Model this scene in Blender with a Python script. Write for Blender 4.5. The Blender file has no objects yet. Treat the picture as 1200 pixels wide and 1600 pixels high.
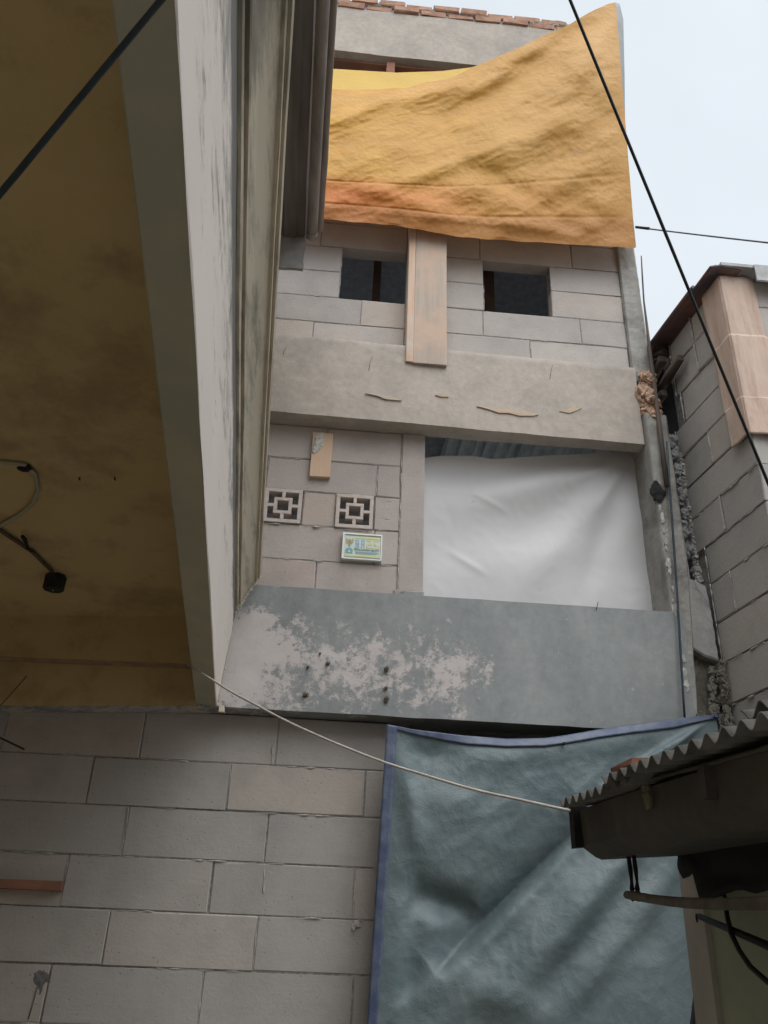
import bpy, bmesh, math, random
from mathutils import Vector, Matrix, noise
R=math.radians
rnd=random.Random(7)
S=bpy.context.scene; COL=S.collection
# ------------------------------------------------------------------ camera
FPX=1304.11; CAM=Vector((.513212,-3.882916,1.6))
ROT=Matrix.Rotation(R(-3.79547),3,'Z')@Matrix.Rotation(R(117.560237),3,'X')@Matrix.Rotation(R(2.31272),3,'Z')
cd=bpy.data.cameras.new('camera'); cam=bpy.data.objects.new('camera',cd); COL.objects.link(cam)
cam.matrix_world=Matrix.Translation(CAM)@ROT.to_4x4()
cd.sensor_fit='VERTICAL'; cd.sensor_height=36; cd.lens=36*FPX/1600; cd.clip_start=.02; cd.clip_end=2000
S.camera=cam
S.render.resolution_x=768; S.render.resolution_y=1024
# ------------------------------------------------------------------ light
W=bpy.data.worlds.new('World'); S.world=W; W.use_nodes=True
wn=W.node_tree.nodes; wl=W.node_tree.links
SUN_EL,SUN_AZ=R(62),R(160)
CLOUD_LO,CLOUD_HI=6.0,27.0
sky=wn.new('ShaderNodeTexSky'); sky.sky_type='NISHITA'; sky.sun_disc=False
sky.sun_elevation=SUN_EL; sky.sun_rotation=SUN_AZ; sky.air_density=1.0; sky.dust_density=10.0; sky.ozone_density=1.0
bg=wn['Background']; bg.inputs['Strength'].default_value=.14
# thin bright overcast: pale cloud over the clear sky, brightest round the veiled sun
tc_=wn.new('ShaderNodeTexCoord'); vm=wn.new('ShaderNodeVectorMath'); vm.operation='DOT_PRODUCT'
SD=(math.sin(SUN_AZ)*math.cos(SUN_EL),math.cos(SUN_AZ)*math.cos(SUN_EL),math.sin(SUN_EL)); vm.inputs[1].default_value=SD
wl.new(tc_.outputs['Generated'],vm.inputs[0])
rp=wn.new('ShaderNodeMapRange'); rp.interpolation_type='SMOOTHSTEP'; rp.inputs['From Min'].default_value=.58; rp.inputs['From Max'].default_value=1.0
rp.inputs['To Min'].default_value=CLOUD_LO; rp.inputs['To Max'].default_value=CLOUD_HI
wl.new(vm.outputs['Value'],rp.inputs['Value'])
cn=wn.new('ShaderNodeTexNoise'); cn.inputs['Scale'].default_value=1.3; cn.inputs['Detail'].default_value=5; wl.new(tc_.outputs['Generated'],cn.inputs['Vector'])
cr=wn.new('ShaderNodeMapRange'); cr.inputs['From Min'].default_value=.35; cr.inputs['From Max'].default_value=.65; cr.inputs['To Min'].default_value=.88; cr.inputs['To Max'].default_value=1.08
wl.new(cn.outputs['Fac'],cr.inputs['Value'])
mu=wn.new('ShaderNodeMath'); mu.operation='MULTIPLY'; wl.new(rp.outputs[0],mu.inputs[0]); wl.new(cr.outputs[0],mu.inputs[1])
cc=wn.new('ShaderNodeVectorMath'); cc.operation='SCALE'; cc.inputs[0].default_value=(.875,.945,1.0); wl.new(mu.outputs[0],cc.inputs['Scale'])
mxs=wn.new('ShaderNodeMix'); mxs.data_type='RGBA'; mxs.inputs[0].default_value=.85
wl.new(sky.outputs[0],mxs.inputs[6]); wl.new(cc.outputs[0],mxs.inputs[7]); wl.new(mxs.outputs[2],bg.inputs['Color'])
sd=bpy.data.lights.new('sun','SUN'); sd.energy=.5; sd.angle=R(40); sd.color=(1,.93,.84)
sun=bpy.data.objects.new('sun',sd); COL.objects.link(sun)
sdir=Vector((math.sin(SUN_AZ)*math.cos(SUN_EL),math.cos(SUN_AZ)*math.cos(SUN_EL),math.sin(SUN_EL)))
sun.rotation_euler=sdir.to_track_quat('Z','Y').to_euler(); sun.location=sdir*30
S.view_settings.view_transform='Standard'; S.view_settings.look='None'; S.view_settings.gamma=1
S.view_settings.exposure=0.30

# ------------------------------------------------------------------ helpers
def ray(px,py): return ROT@Vector(((px-600)/FPX,-(py-800)/FPX,-1))
def at(px,py,Y=0.0):
    d=ray(px,py); return CAM+d*((Y-CAM.y)/d.y)
def empty(name,label,cat,loc=(0,0,0),group=None):
    o=bpy.data.objects.new(name,None); COL.objects.link(o); o.location=loc; o.empty_display_size=.1
    o['label']=label; o['category']=cat
    if group:o['group']=group
    return o
def tag(o,label,cat,group=None):
    o['label']=label;o['category']=cat
    if group:o['group']=group
    return o
STUFF=('squeezed_mortar','mortar_smear','broken_brick_edge','mortar_bed','mortar_spill','mortar_edge','mortar_fillet','tile_shard')
class MB:
    def __init__(s): s.v=[];s.f=[];s.uv={};s.sm=[]
    def add(s,vs,fs,uvs=None,smooth=False):
        b=len(s.v); s.v+= [tuple(v) for v in vs]
        for f in fs:
            s.f.append(tuple(b+i for i in f)); s.sm.append(smooth)
        if uvs:
            for i,u in enumerate(uvs): s.uv[b+i]=u
    def box(s,x0,x1,y0,y1,z0,z1,jit=0,M=None):
        vs=[Vector((x,y,z)) for x in(x0,x1) for y in(y0,y1) for z in(z0,z1)]
        if jit: vs=[v+Vector((rnd.uniform(-jit,jit),rnd.uniform(-jit,jit),rnd.uniform(-jit,jit))) for v in vs]
        if M: vs=[M@v for v in vs]
        s.add(vs,[(0,1,3,2),(4,6,7,5),(0,4,5,1),(2,3,7,6),(0,2,6,4),(1,5,7,3)])
    def block(s,x0,x1,z0,z1,y,d=.09,ch=.004,M=None,jit=.0024):
        # a block whose front (-y) face is chamfered
        j=lambda a:rnd.uniform(-a,a)
        fr=[(x0+ch,z0+ch),(x1-ch,z0+ch),(x1-ch,z1-ch),(x0+ch,z1-ch)]
        ou=[(x0,z0),(x1,z0),(x1,z1),(x0,z1)]
        vs=[Vector((a+j(jit),y+j(jit)*.6,c+j(jit))) for a,c in fr]+[Vector((a+j(jit),y+ch,c+j(jit))) for a,c in ou]+[Vector((a,y+d,c)) for a,c in ou]
        if M: vs=[M@v for v in vs]
        s.add(vs,[(0,1,2,3),(0,4,5,1),(1,5,6,2),(2,6,7,3),(3,7,4,0),(4,8,9,5),(5,9,10,6),(6,10,11,7),(7,11,8,4),(11,10,9,8)])
    def tube(s,pts,r,n=10,cap=True,wob=0):
        pts=[Vector(p) for p in pts]; m=len(pts); rr=r if isinstance(r,(list,tuple)) else [r]*m
        vs=[];u0=None
        for i,p in enumerate(pts):
            t=(pts[min(i+1,m-1)]-pts[max(i-1,0)]).normalized()
            if u0 is None: u0=t.orthogonal().normalized()
            u0=(u0-t*u0.dot(t)).normalized(); w=t.cross(u0)
            for k in range(n):
                a=2*math.pi*k/n; q=rr[i]*(1+wob*noise.noise(p*40+Vector((k,0,0))))
                vs.append(p+u0*math.cos(a)*q+w*math.sin(a)*q)
        fs=[(i*n+k,i*n+(k+1)%n,(i+1)*n+(k+1)%n,(i+1)*n+k) for i in range(m-1) for k in range(n)]
        s.add(vs,fs,smooth=True)
        if cap:
            b=len(s.v)-len(vs)
            s.f.append(tuple(b+k for k in reversed(range(n)))); s.sm.append(False)
            s.f.append(tuple(b+(m-1)*n+k for k in range(n))); s.sm.append(False)
    def grid(s,nu,nv,fn,smooth=True):
        vs=[];uv=[]
        for j in range(nv+1):
            for i in range(nu+1):
                vs.append(fn(i/nu,j/nv)); uv.append((i/nu,j/nv))
        s.add(vs,[(j*(nu+1)+i,j*(nu+1)+i+1,(j+1)*(nu+1)+i+1,(j+1)*(nu+1)+i) for j in range(nv) for i in range(nu)],uv,smooth)
    def loft(s,prof,y0,y1,D,n=30,closed=False,wob=0):
        # extrude an (x,z) profile given at y=y0r along direction D (per unit y)
        m=len(prof); vs=[];uv=[]
        L=[0]
        for a,b in zip(prof,prof[1:]): L.append(L[-1]+math.hypot(a[0]-b[0],a[1]-b[1]))
        for i in range(n+1):
            y=y0+(y1-y0)*i/n; k=y+.12
            for q,(x,z) in enumerate(prof):
                P=Vector((x+D[0]*k,y,z+D[2]*k))
                if wob: P+=Vector((noise.noise(P*3+Vector((q,0,0))),0,noise.noise(P*3+Vector((0,q,9)))))*wob
                vs.append(P); uv.append((-k,L[q]/L[-1]))
        fs=[(i*m+q,i*m+q+1,(i+1)*m+q+1,(i+1)*m+q) for i in range(n) for q in range(m-1)]
        if closed: fs+=[(i*m+m-1,i*m,(i+1)*m,(i+1)*m+m-1) for i in range(n)]
        s.add(vs,fs,uv)
        if closed:
            b=len(s.v)-len(vs)
            s.f.append(tuple(b+q for q in range(m)));s.sm.append(False)
            s.f.append(tuple(b+n*m+q for q in reversed(range(m))));s.sm.append(False)
    def lump(s,c,r,seed=0,sq=(1,1,1),det=2,amp=.5):
        bm=bmesh.new(); bmesh.ops.create_icosphere(bm,subdivisions=det,radius=1)
        vs=[]
        for v in bm.verts:
            n=v.co.normalized(); k=1+amp*noise.noise(n*1.7+Vector((seed*3.1,0,0)))+amp*.5*noise.noise(n*4+Vector((0,seed,0)))
            vs.append(Vector(c)+Vector((n.x*sq[0],n.y*sq[1],n.z*sq[2]))*r*k)
        s.add(vs,[tuple(v.index for v in f.verts) for f in bm.faces]); bm.free()
    def build(s,name,mat,parent=None,fix=True):
        me=bpy.data.meshes.new(name); me.from_pydata(s.v,[],s.f); 
        uvl=me.uv_layers.new(name='UVMap')
        for l in me.loops: uvl.data[l.index].uv=s.uv.get(l.vertex_index,(0,0))
        for p,q in zip(me.polygons,s.sm): p.use_smooth=q
        if fix:
            bm=bmesh.new(); bm.from_mesh(me); bmesh.ops.recalc_face_normals(bm,faces=bm.faces); bm.to_mesh(me); bm.free()
        me.materials.append(mat)
        o=bpy.data.objects.new(name,me); COL.objects.link(o)
        if name in STUFF: o['kind']='stuff'
        if parent:
            o.parent=parent; o.matrix_parent_inverse=Matrix.Translation(-Vector(parent.location))
        return o
# ------------------------------------------------------------------ materials
class N:
    def __init__(s,name):
        s.m=bpy.data.materials.new(name); s.m.use_nodes=True; s.t=s.m.node_tree; s.b=s.t.nodes['Principled BSDF']
        s.b.inputs['Specular IOR Level'].default_value=.25
        s.obj=s.t.nodes.new('ShaderNodeTexCoord')
    def link(s,a,b): s.t.links.new(a,b)
    def map(s,src='Object',scale=(1,1,1),rot=(0,0,0)):
        n=s.t.nodes.new('ShaderNodeMapping'); n.inputs['Scale'].default_value=scale; n.inputs['Rotation'].default_value=rot
        s.link(s.obj.outputs[src],n.inputs[0]); return n.outputs[0]
    def noise(s,scale,det=6,rough=.6,vec=None,dist=0):
        n=s.t.nodes.new('ShaderNodeTexNoise'); n.inputs['Scale'].default_value=scale; n.inputs['Detail'].default_value=det
        n.inputs['Roughness'].default_value=rough; n.inputs['Distortion'].default_value=dist
        s.link(vec or s.obj.outputs['Object'],n.inputs['Vector']); return n.outputs['Fac']
    def vor(s,scale,vec=None,feat='F1'):
        n=s.t.nodes.new('ShaderNodeTexVoronoi'); n.feature=feat; n.inputs['Scale'].default_value=scale
        s.link(vec or s.obj.outputs['Object'],n.inputs['Vector']); return n.outputs['Distance']
    def ramp(s,f,stops):
        n=s.t.nodes.new('ShaderNodeValToRGB'); e=n.color_ramp.elements
        while len(e)<len(stops): e.new(.5)
        for q,(p,c) in zip(e,stops):
            q.position=p; q.color=(c,c,c,1) if not isinstance(c,tuple) else (*c,1)
        s.link(f,n.inputs[0]); return n.outputs[0]
    def math(s,op,a,b=None,cl=False):
        n=s.t.nodes.new('ShaderNodeMath'); n.operation=op; n.use_clamp=cl
        for i,x in enumerate((a,b)):
            if x is None: continue
            if isinstance(x,(int,float)): n.inputs[i].default_value=x
            else: s.link(x,n.inputs[i])
        return n.outputs[0]
    def mix(s,f,a,b,mode='MIX'):
        n=s.t.nodes.new('ShaderNodeMix'); n.data_type='RGBA'; n.blend_type=mode
        for i,x in ((0,f),(6,a),(7,b)):
            if isinstance(x,(int,float)): n.inputs[i].default_value=x
            elif isinstance(x,tuple): n.inputs[i].default_value=(*x,1)
            else: s.link(x,n.inputs[i])
        return n.outputs[2]
    def sep(s,src='Object'):
        n=s.t.nodes.new('ShaderNodeSeparateXYZ'); s.link(s.obj.outputs[src],n.inputs[0]); return n.outputs
    def col(s,c): 
        if isinstance(c,tuple): s.b.inputs['Base Color'].default_value=(*c,1)
        else: s.link(c,s.b.inputs['Base Color'])
    def rough(s,r):
        if isinstance(r,(int,float)): s.b.inputs['Roughness'].default_value=r
        else: s.link(r,s.b.inputs['Roughness'])
    def bump(s,h,st=.3,dist=.01):
        n=s.t.nodes.new('ShaderNodeBump'); n.inputs['Strength'].default_value=st; n.inputs['Distance'].default_value=dist
        s.link(h,n.inputs['Height'])
        prev=s.b.inputs['Normal'].links
        if prev: s.link(prev[0].from_socket,n.inputs['Normal'])
        s.link(n.outputs[0],s.b.inputs['Normal'])
def aac(name,base,var=.16):
    n=N(name); g=n.t.nodes.new('ShaderNodeNewGeometry'); ri=g.outputs['Random Per Island']
    c=n.ramp(ri,[(0,tuple(x*(1-var*.6) for x in base)),(.5,base),(.8,(base[0]*1.08,base[1]*1.03,base[2]*.98)),(1,tuple(x*(1+var*.5) for x in base))])
    st=n.noise(14,5,.6,n.map(scale=(.35,1,6)))
    c=n.mix(.2,c,n.ramp(st,[(.3,(.86,.86,.86)),(.7,(1.08,1.08,1.08))]),'MULTIPLY')
    c=n.mix(.5,c,n.ramp(n.noise(6.5,8,.7),[(.3,(.85,.85,.86)),(.6,(1.06,1.05,1.04))]),'MULTIPLY')
    bl=n.noise(2.3,8,.62)
    c=n.mix(.6,c,n.ramp(bl,[(.3,(.72,.72,.73)),(.5,(1,1,1)),(.75,(1.1,1.08,1.06))]),'MULTIPLY')
    p=n.vor(34,n.map(scale=(1,1,1))); sc=n.noise(5,3)
    m=n.math('MULTIPLY',n.ramp(p,[(.06,1.),(.14,0.)]),n.ramp(sc,[(.46,0.),(.56,1.)]))
    c=n.mix(n.math('MULTIPLY',m,.55),c,(.13,.12,.11))
    n.col(c); n.rough(.93)
    n.bump(n.noise(60,8,.75),.6,.004); n.bump(n.math('SUBTRACT',bl,m),.35,.008)
    return n.m
def concrete(name,base,dark=.5,scale=3,tint=(1,1,1),bs=.4,cracks=True):
    n=N(name); a=n.noise(scale,10,.65,dist=.4); b=n.noise(scale*9,6,.7)
    d=tuple(x*dark*t for x,t in zip(base,tint))
    c=n.mix(n.ramp(a,[(.32,1.),(.56,0.)]),base,d)
    c=n.mix(.6,c,n.ramp(b,[(.3,(.8,.8,.8)),(.7,(1.15,1.15,1.15))]),'MULTIPLY')
    drip=n.noise(7,6,.6,n.map(scale=(1.6,1.6,.16)))
    c=n.mix(n.math('MULTIPLY',n.ramp(drip,[(.55,0.),(.75,1.)]),.4),c,d)
    h=n.math('ADD',n.math('MULTIPLY',a,.6),n.math('MULTIPLY',b,.4))
    if cracks:
        v=n.vor(3.1,n.map(scale=(1,1,.7)),'DISTANCE_TO_EDGE')
        w=n.t.nodes.new('ShaderNodeTexNoise'); w.inputs['Scale'].default_value=7; n.link(n.obj.outputs['Object'],w.inputs['Vector'])
        ad=n.t.nodes.new('ShaderNodeVectorMath'); ad.operation='MULTIPLY_ADD'; n.link(w.outputs['Color'],ad.inputs[0]); ad.inputs[1].default_value=(.25,.25,.25); n.link(n.obj.outputs['Object'],ad.inputs[2])
        v=n.vor(2.2,ad.outputs[0],'DISTANCE_TO_EDGE')
        k=n.math('MULTIPLY',n.ramp(v,[(.004,1.),(.014,0.)]),n.ramp(n.noise(1.7,3),[(.5,0.),(.6,.7)]))
        c=n.mix(k,c,tuple(x*.3 for x in base)); h=n.math('SUBTRACT',h,k)
    n.col(c); n.rough(.92); n.bump(h,bs,.012)
    return n.m
def plain(name,c,rough=.8,ns=20,var=.25,metal=0,bs=.2,stretch=(1,1,1)):
    n=N(name); a=n.noise(ns,6,.6,n.map(scale=stretch))
    n.col(n.mix(1,c,n.ramp(a,[(.3,(1-var,)*3),(.7,(1+var,)*3)]),'MULTIPLY')); n.rough(rough); n.b.inputs['Metallic'].default_value=metal
    n.bump(a,bs,.004); return n.m
def wood(name,c,c2,ax='z'):
    n=N(name); sc={'z':(30,30,1.2),'x':(1.2,30,30),'y':(30,1.2,30)}[ax]
    a=n.noise(1,8,.65,n.map(scale=sc),.3); b=n.noise(5,5)
    k=n.mix(n.ramp(a,[(.35,0.),(.65,1.)]),c,tuple(x*.78 for x in c)); k=n.mix(n.ramp(b,[(.42,0.),(.6,1.)]),k,c2)
    n.col(k); n.rough(.85); n.bump(a,.4,.004); return n.m

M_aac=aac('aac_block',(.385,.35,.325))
M_aac2=aac('aac_block_pinkish',(.36,.32,.30),.12)
M_aac3=aac('aac_block_lower',(.345,.325,.305),.1)
M_mortar=plain('thin_mortar',(.39,.365,.34),.95,60,.3,bs=.6)
M_joint=plain('joint_bed',(.20,.19,.18),.95,60,.5)
M_conc=concrete('bare_concrete',(.40,.35,.305),.80,3.2,(.97,.98,1),.45,False)
M_col=concrete('column_concrete',(.31,.295,.27),.58,5,(1,1.0,1.0),.6,False)
M_plpatch=concrete('grey_plaster',(.27,.27,.265),.65,5)
M_rough=concrete('broken_concrete',(.17,.155,.13),.35,9,(1,.95,.85),1.0,False)
M_rubble=concrete('broken_brick',(.46,.31,.22),.6,14,(1,.8,.7),.9,False)
M_dark=plain('soot_and_shade_dark',(.018,.018,.02),.9)  # near-black for soot, small fixings and painted shade in gaps
M_inside=plain('room_plaster',(.48,.49,.52),.9)
M_board=wood('orange_formwork_wood',(.58,.40,.29),(.50,.42,.36))
M_plank=wood('raw_plank_wood',(.56,.39,.27),(.48,.35,.26))
M_timber=wood('old_timber',(.13,.095,.075),(.08,.07,.06))
M_prop=wood('red_timber_prop',(.24,.13,.09),(.14,.09,.07))
M_sliver=wood('plywood_veneer',(.50,.38,.27),(.42,.35,.29),'x')
M_brown=wood('reddish_timber',(.30,.14,.09),(.20,.10,.07),'x')
M_cabl=plain('black_cable',(.015,.02,.022),.5,30,.2)
M_cabw=plain('white_cable',(.42,.38,.34),.5,30,.2)
M_zinc=plain('zinc_deck',(.80,.86,.84),.35,8,.2,metal=.15)
M_ground=concrete('alley_concrete',(.34,.31,.27),.7,2)

# painted spandrel: grey blue paint flaked to pale plaster
n=N('flaking_blue_grey_paint')
X=n.sep()
big=n.noise(3.0,10,.72,dist=.6); fine=n.noise(16,12,.75,dist=.2)
f=n.math('ADD',n.math('MULTIPLY',big,.62),n.math('MULTIPLY',fine,.38))
# where the flaking sits: the left end and along the lower half to the middle
zx=n.ramp(X[0],[(0,1.),(.40,.82),(.62,.55),(.8,.25),(1,.05)])
n2=n.math('MULTIPLY',n.math('SUBTRACT',X[0],-.05),.52,True); zx=n.ramp(n2,[(0,.98),(.12,.9),(.25,.62),(.42,.58),(.62,.60),(.74,.2),(1,.1)])
zz=n.ramp(n.math('MULTIPLY',n.math('SUBTRACT',X[2],2.53),1.66,True),[(0,.5),(.12,.8),(.45,1.),(.72,.62),(.85,.2),(1,.0)])
mask=n.math('MULTIPLY',zx,zz)
f2=n.noise(9,12,.8,n.map(scale=(1,1,.8)),dist=.3)
f=n.math('ADD',n.math('MULTIPLY',f,.5),n.math('MULTIPLY',f2,.5))
lvl=n.math('ADD',n.math('MULTIPLY',mask,.30),f)
pk=n.ramp(lvl,[(.615,0.),(.67,1.)])
pk=n.math('MULTIPLY',pk,n.ramp(n.math('ADD',n.noise(28,9,.8,n.map(scale=(1,1,1.5))),n.math('MULTIPLY',n.math('SUBTRACT',lvl,.62),1.6)),[(.48,0.),(.55,1.)]))
speck=n.math('MULTIPLY',n.ramp(n.noise(38,6,.8),[(.63,0.),(.66,1.)]),n.ramp(n.noise(4,3),[(.42,0.),(.56,1.)]))
pk=n.math('MAXIMUM',pk,n.math('MULTIPLY',speck,.7))
paint=n.mix(n.ramp(n.noise(2.5,8,.6,n.map(scale=(1,1,.5))),[(.35,0.),(.65,1.)]),(.18,.19,.192),(.265,.275,.272))
paint=n.mix(.7,paint,n.ramp(n.noise(25,8,.7),[(.3,(.8,.8,.8)),(.7,(1.15,1.15,1.15))]),'MULTIPLY')
# damp dark band along the top edge and runs
top=n.ramp(n.math('ADD',X[2],n.math('MULTIPLY',n.noise(6,5),.08)),[(0,0.),(1,0.)])
runs=n.noise(5,7,.65,n.map(scale=(2.4,1,.22)))
paint=n.mix(n.math('MULTIPLY',n.ramp(runs,[(.5,0.),(.75,1.)]),.22),paint,(.15,.16,.165))
base=n.mix(n.noise(9,5),(.40,.36,.345),(.50,.46,.44))
crk=n.ramp(n.vor(26,None,'DISTANCE_TO_EDGE'),[(.01,1.),(.05,0.)])
base=n.mix(n.math('MULTIPLY',crk,n.ramp(n.noise(5,3),[(.45,0.),(.6,.25)])),base,(.2,.2,.2))
n.col(n.mix(pk,paint,base)); n.rough(.8); n.bump(n.math('SUBTRACT',n.math('MULTIPLY',fine,.5),n.math('MULTIPLY',pk,.25)),.5,.006)
M_spand=n.m

# white-beige fascia paint with mould streaks (uv: u = metres towards the street, v = 0 bottom 1 top)
n=N('mould_stained_paint'); U=n.sep('UV')
pn=n.noise(6,10,.75,n.map('Object',(3,.45,3))); pf=n.noise(22,10,.8,n.map('Object',(2,.35,2)))
ff=n.math('ADD',n.math('MULTIPLY',pn,.55),n.math('MULTIPLY',pf,.45))
vv=n.ramp(U[1],[(0,.10),(.04,.0),(.45,.05),(.84,.10),(.90,.30),(.96,.5),(1,.42)])
uu=n.ramp(n.math('MULTIPLY',U[0],.3,True),[(0,-.0),(.3,.02),(.8,.10),(1,.16)])
k=n.math('ADD',ff,n.math('ADD',vv,n.math('MULTIPLY',uu,n.ramp(U[1],[(0,.35),(1,1.)]))))
k=n.ramp(k,[(.62,0.),(.70,.6),(.80,1.)])
c=n.mix(n.noise(2,5),(.60,.53,.475),(.68,.61,.55))
n.col(n.mix(n.math('MULTIPLY',k,.85),c,(.055,.06,.055))); n.rough(.75); n.bump(pf,.2,.004)
M_fascia=n.m
n=N('weathered_gutter_paint'); U=n.sep('UV')
pn=n.noise(5,9,.7,n.map('Object',(3,.5,3)))
k=n.math('ADD',pn,n.ramp(U[1],[(0,.12),(.22,.02),(.5,-.05),(.66,.22),(.85,.30),(1,.0)]))
k=n.math('ADD',k,n.ramp(n.math('MULTIPLY',U[0],.3,True),[(0,0.),(.75,.03),(.86,.3),(1,.4)]))
k=n.ramp(k,[(.56,0.),(.72,.7),(.9,1.)])
c=n.mix(n.noise(3,5),(.50,.435,.335),(.58,.51,.40))
n.col(n.mix(n.math('MULTIPLY',k,.8),c,(.075,.078,.065))); n.rough(.8); n.bump(pn,.2,.004)
M_gut=n.m
n=N('yellow_ceiling_paint')
c=n.mix(n.ramp(n.noise(1.6,6,.6),[(.35,0.),(.65,1.)]),(.52,.39,.20),(.43,.33,.16))
c=n.mix(n.math('MULTIPLY',n.ramp(n.noise(9,8,.7,dist=1.),[(.55,0.),(.7,1.)]),.3),c,(.52,.42,.27))
c=n.mix(n.math('MULTIPLY',n.ramp(n.noise(3.2,8,.7),[(.50,0.),(.66,1.)]),.6),c,(.28,.18,.11))
n.col(c); n.rough(.7); n.bump(n.noise(14,6,.6),.15,.006); M_yel=n.m
n=N('greenish_beam_paint')
c=n.mix(n.ramp(n.noise(2.2,7,.6),[(.4,0.),(.6,1.)]),(.42,.375,.27),(.33,.32,.25))
n.col(c); n.rough(.75); n.bump(n.noise(14,6,.6),.2,.006); M_beamp=n.m

def tarp(name,colf,rough=.45,bs=.5,trans=.25,fine=28):
    n=N(name); c=colf(n); n.col(c); n.rough(rough); n.b.inputs['Specular IOR Level'].default_value=.4
    w=n.noise(fine*.35,5,.6,dist=.8); v=n.vor(fine,None,'F1'); w2=n.noise(fine*2.2,5,.65,dist=1.5)
    n.bump(n.math('ADD',n.math('MULTIPLY',w,1.),n.math('ADD',n.math('MULTIPLY',v,.3),n.math('MULTIPLY',w2,.3))),bs,.009)
    tr=n.t.nodes.new('ShaderNodeBsdfTranslucent'); mx=n.t.nodes.new('ShaderNodeMixShader'); mx.inputs[0].default_value=trans
    if isinstance(c,tuple): tr.inputs[0].default_value=(*c,1)
    else: n.link(c,tr.inputs[0])
    out=n.t.nodes['Material Output']; n.link(n.b.outputs[0],mx.inputs[1]); n.link(tr.outputs[0],mx.inputs[2]); n.link(mx.outputs[0],out.inputs[0])
    return n.m
def fo(n):
    U=n.sep('UV'); a=n.noise(3,6,.6)
    c=n.mix(n.ramp(U[0],[(.1,0.),(.95,1.)]),(.60,.30,.03),(.53,.285,.075))
    c=n.mix(n.math('MULTIPLY',n.ramp(a,[(.4,0.),(.62,1.)]),.6),c,(.44,.21,.02))
    # second layer of the hem: redder, lower left
    c=n.mix(n.math('MULTIPLY',n.ramp(n.noise(4.5,7,.65,n.map(rot=(0,.5,0),scale=(.6,1,2))),[(.48,0.),(.66,1.)]),.25),c,(.40,.22,.05))
    h=n.math('MULTIPLY',n.ramp(n.math('ADD',U[1],n.math('MULTIPLY',a,.05)),[(.66,0.),(.80,1.)]),n.ramp(U[0],[(.25,1.),(.6,.25),(1,.1)]))
    c=n.mix(h,c,(.56,.17,.03))
    h2=n.ramp(U[1],[(.872,0.),(.882,1.)])
    c=n.mix(n.math('MULTIPLY',h2,.6),c,(.42,.18,.05))
    d=n.math('MULTIPLY',n.ramp(n.noise(6,7,.7),[(.6,0.),(.72,1.)]),.35)
    return n.mix(d,c,(.25,.15,.09))
M_orange=tarp('orange_tarpaulin',fo,.6,.6,.15,34)
M_orback=tarp('yellow_tarpaulin',lambda n:n.mix(n.noise(3),(.68,.42,.02),(.62,.36,.02)),.5,.4,.3)
M_grback=tarp('grey_tarpaulin_back',lambda n:n.mix(n.noise(5),(.16,.17,.18),(.22,.22,.22)),.5,.4,.1)
M_blue=tarp('blue_grey_tarpaulin',lambda n:n.mix(n.ramp(n.noise(2,7,.6),[(.35,0.),(.65,1.)]),(.085,.12,.13),(.145,.18,.187)),.5,.6,.05,26)
M_bhem=tarp('blue_hem',lambda n:n.mix(n.ramp(n.noise(12,5),[(.4,0.),(.6,1.)]),(.05,.07,.13),(.095,.115,.16)),.45,.4,.05)
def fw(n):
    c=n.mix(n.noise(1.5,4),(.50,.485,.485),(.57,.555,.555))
    s=n.math('MULTIPLY',n.ramp(n.noise(11,9,.8,dist=1.5),[(.60,0.),(.68,1.)]),n.ramp(n.noise(2.2,3),[(.42,0.),(.62,.5)]))  # grey smudges put mottled shading into the sheet colour
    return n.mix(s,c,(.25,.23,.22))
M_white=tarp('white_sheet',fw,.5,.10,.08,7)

# ================================================================== STRUCTURE
# ground
g=MB(); g.grid(40,40,lambda u,v:Vector((-60+120*u,-60+120*v,.012*noise.noise(Vector((u*30,v*30,0))))))
o=g.build('ground',M_ground); o['kind']='structure'

# ---------------- the unfinished house
H=empty('unfinished_house','tall narrow unfinished house of pale aerated concrete blocks and bare concrete beams','house',(.9,0,0))
GAP=.0022
def wallmesh(rows,y,M=None,ch=.0035,d=.09):
    m=MB()
    for z0,z1,bl in rows:
        for x0,x1 in bl: m.block(x0+GAP,x1-GAP,z0+GAP,z1-GAP,y+rnd.uniform(-.002,.002),d,ch,M)
    return m
def squeeze(m,p0,p1,r=.004,off=(0,-.002,0)):
    # an irregular ribbon of squeezed-out thin mortar along part of a joint
    p0=Vector(p0);p1=Vector(p1);L=(p1-p0).length;n=max(4,int(L/.012));sd=rnd.uniform(0,99)
    pts=[];rr=[]
    for i in range(n+1):
        t=i/n; q=p0.lerp(p1,t); w=noise.noise(Vector((sd,t*L*22,0)));w2=noise.noise(Vector((sd+7,t*L*45,0)))
        pts.append(q+Vector(off)+Vector((0,0,-.004*abs(w)-.002)));rr.append(max(.0006,r*(.35+1.1*w+.5*w2)*math.sin(math.pi*min(1,max(0,t*.96+.02)))**.4))
    m.tube(pts,rr,6,True)
def joints(m,rows,y,p=.5,r=.0045):
    for z0,z1,bl in rows:
        for x0,x1 in bl:
            x=x0
            while x<x1-.05:
                L=rnd.uniform(.05,.28)
                if rnd.random()<p: squeeze(m,(x,y,z0+.002),(min(x+L,x1),y,z0+.002),r*rnd.uniform(.6,1.3))
                x+=L+rnd.uniform(.02,.1)
            if rnd.random()<p: squeeze(m,(x1,y,z0),(x1,y,z1),r*.8)
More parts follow.
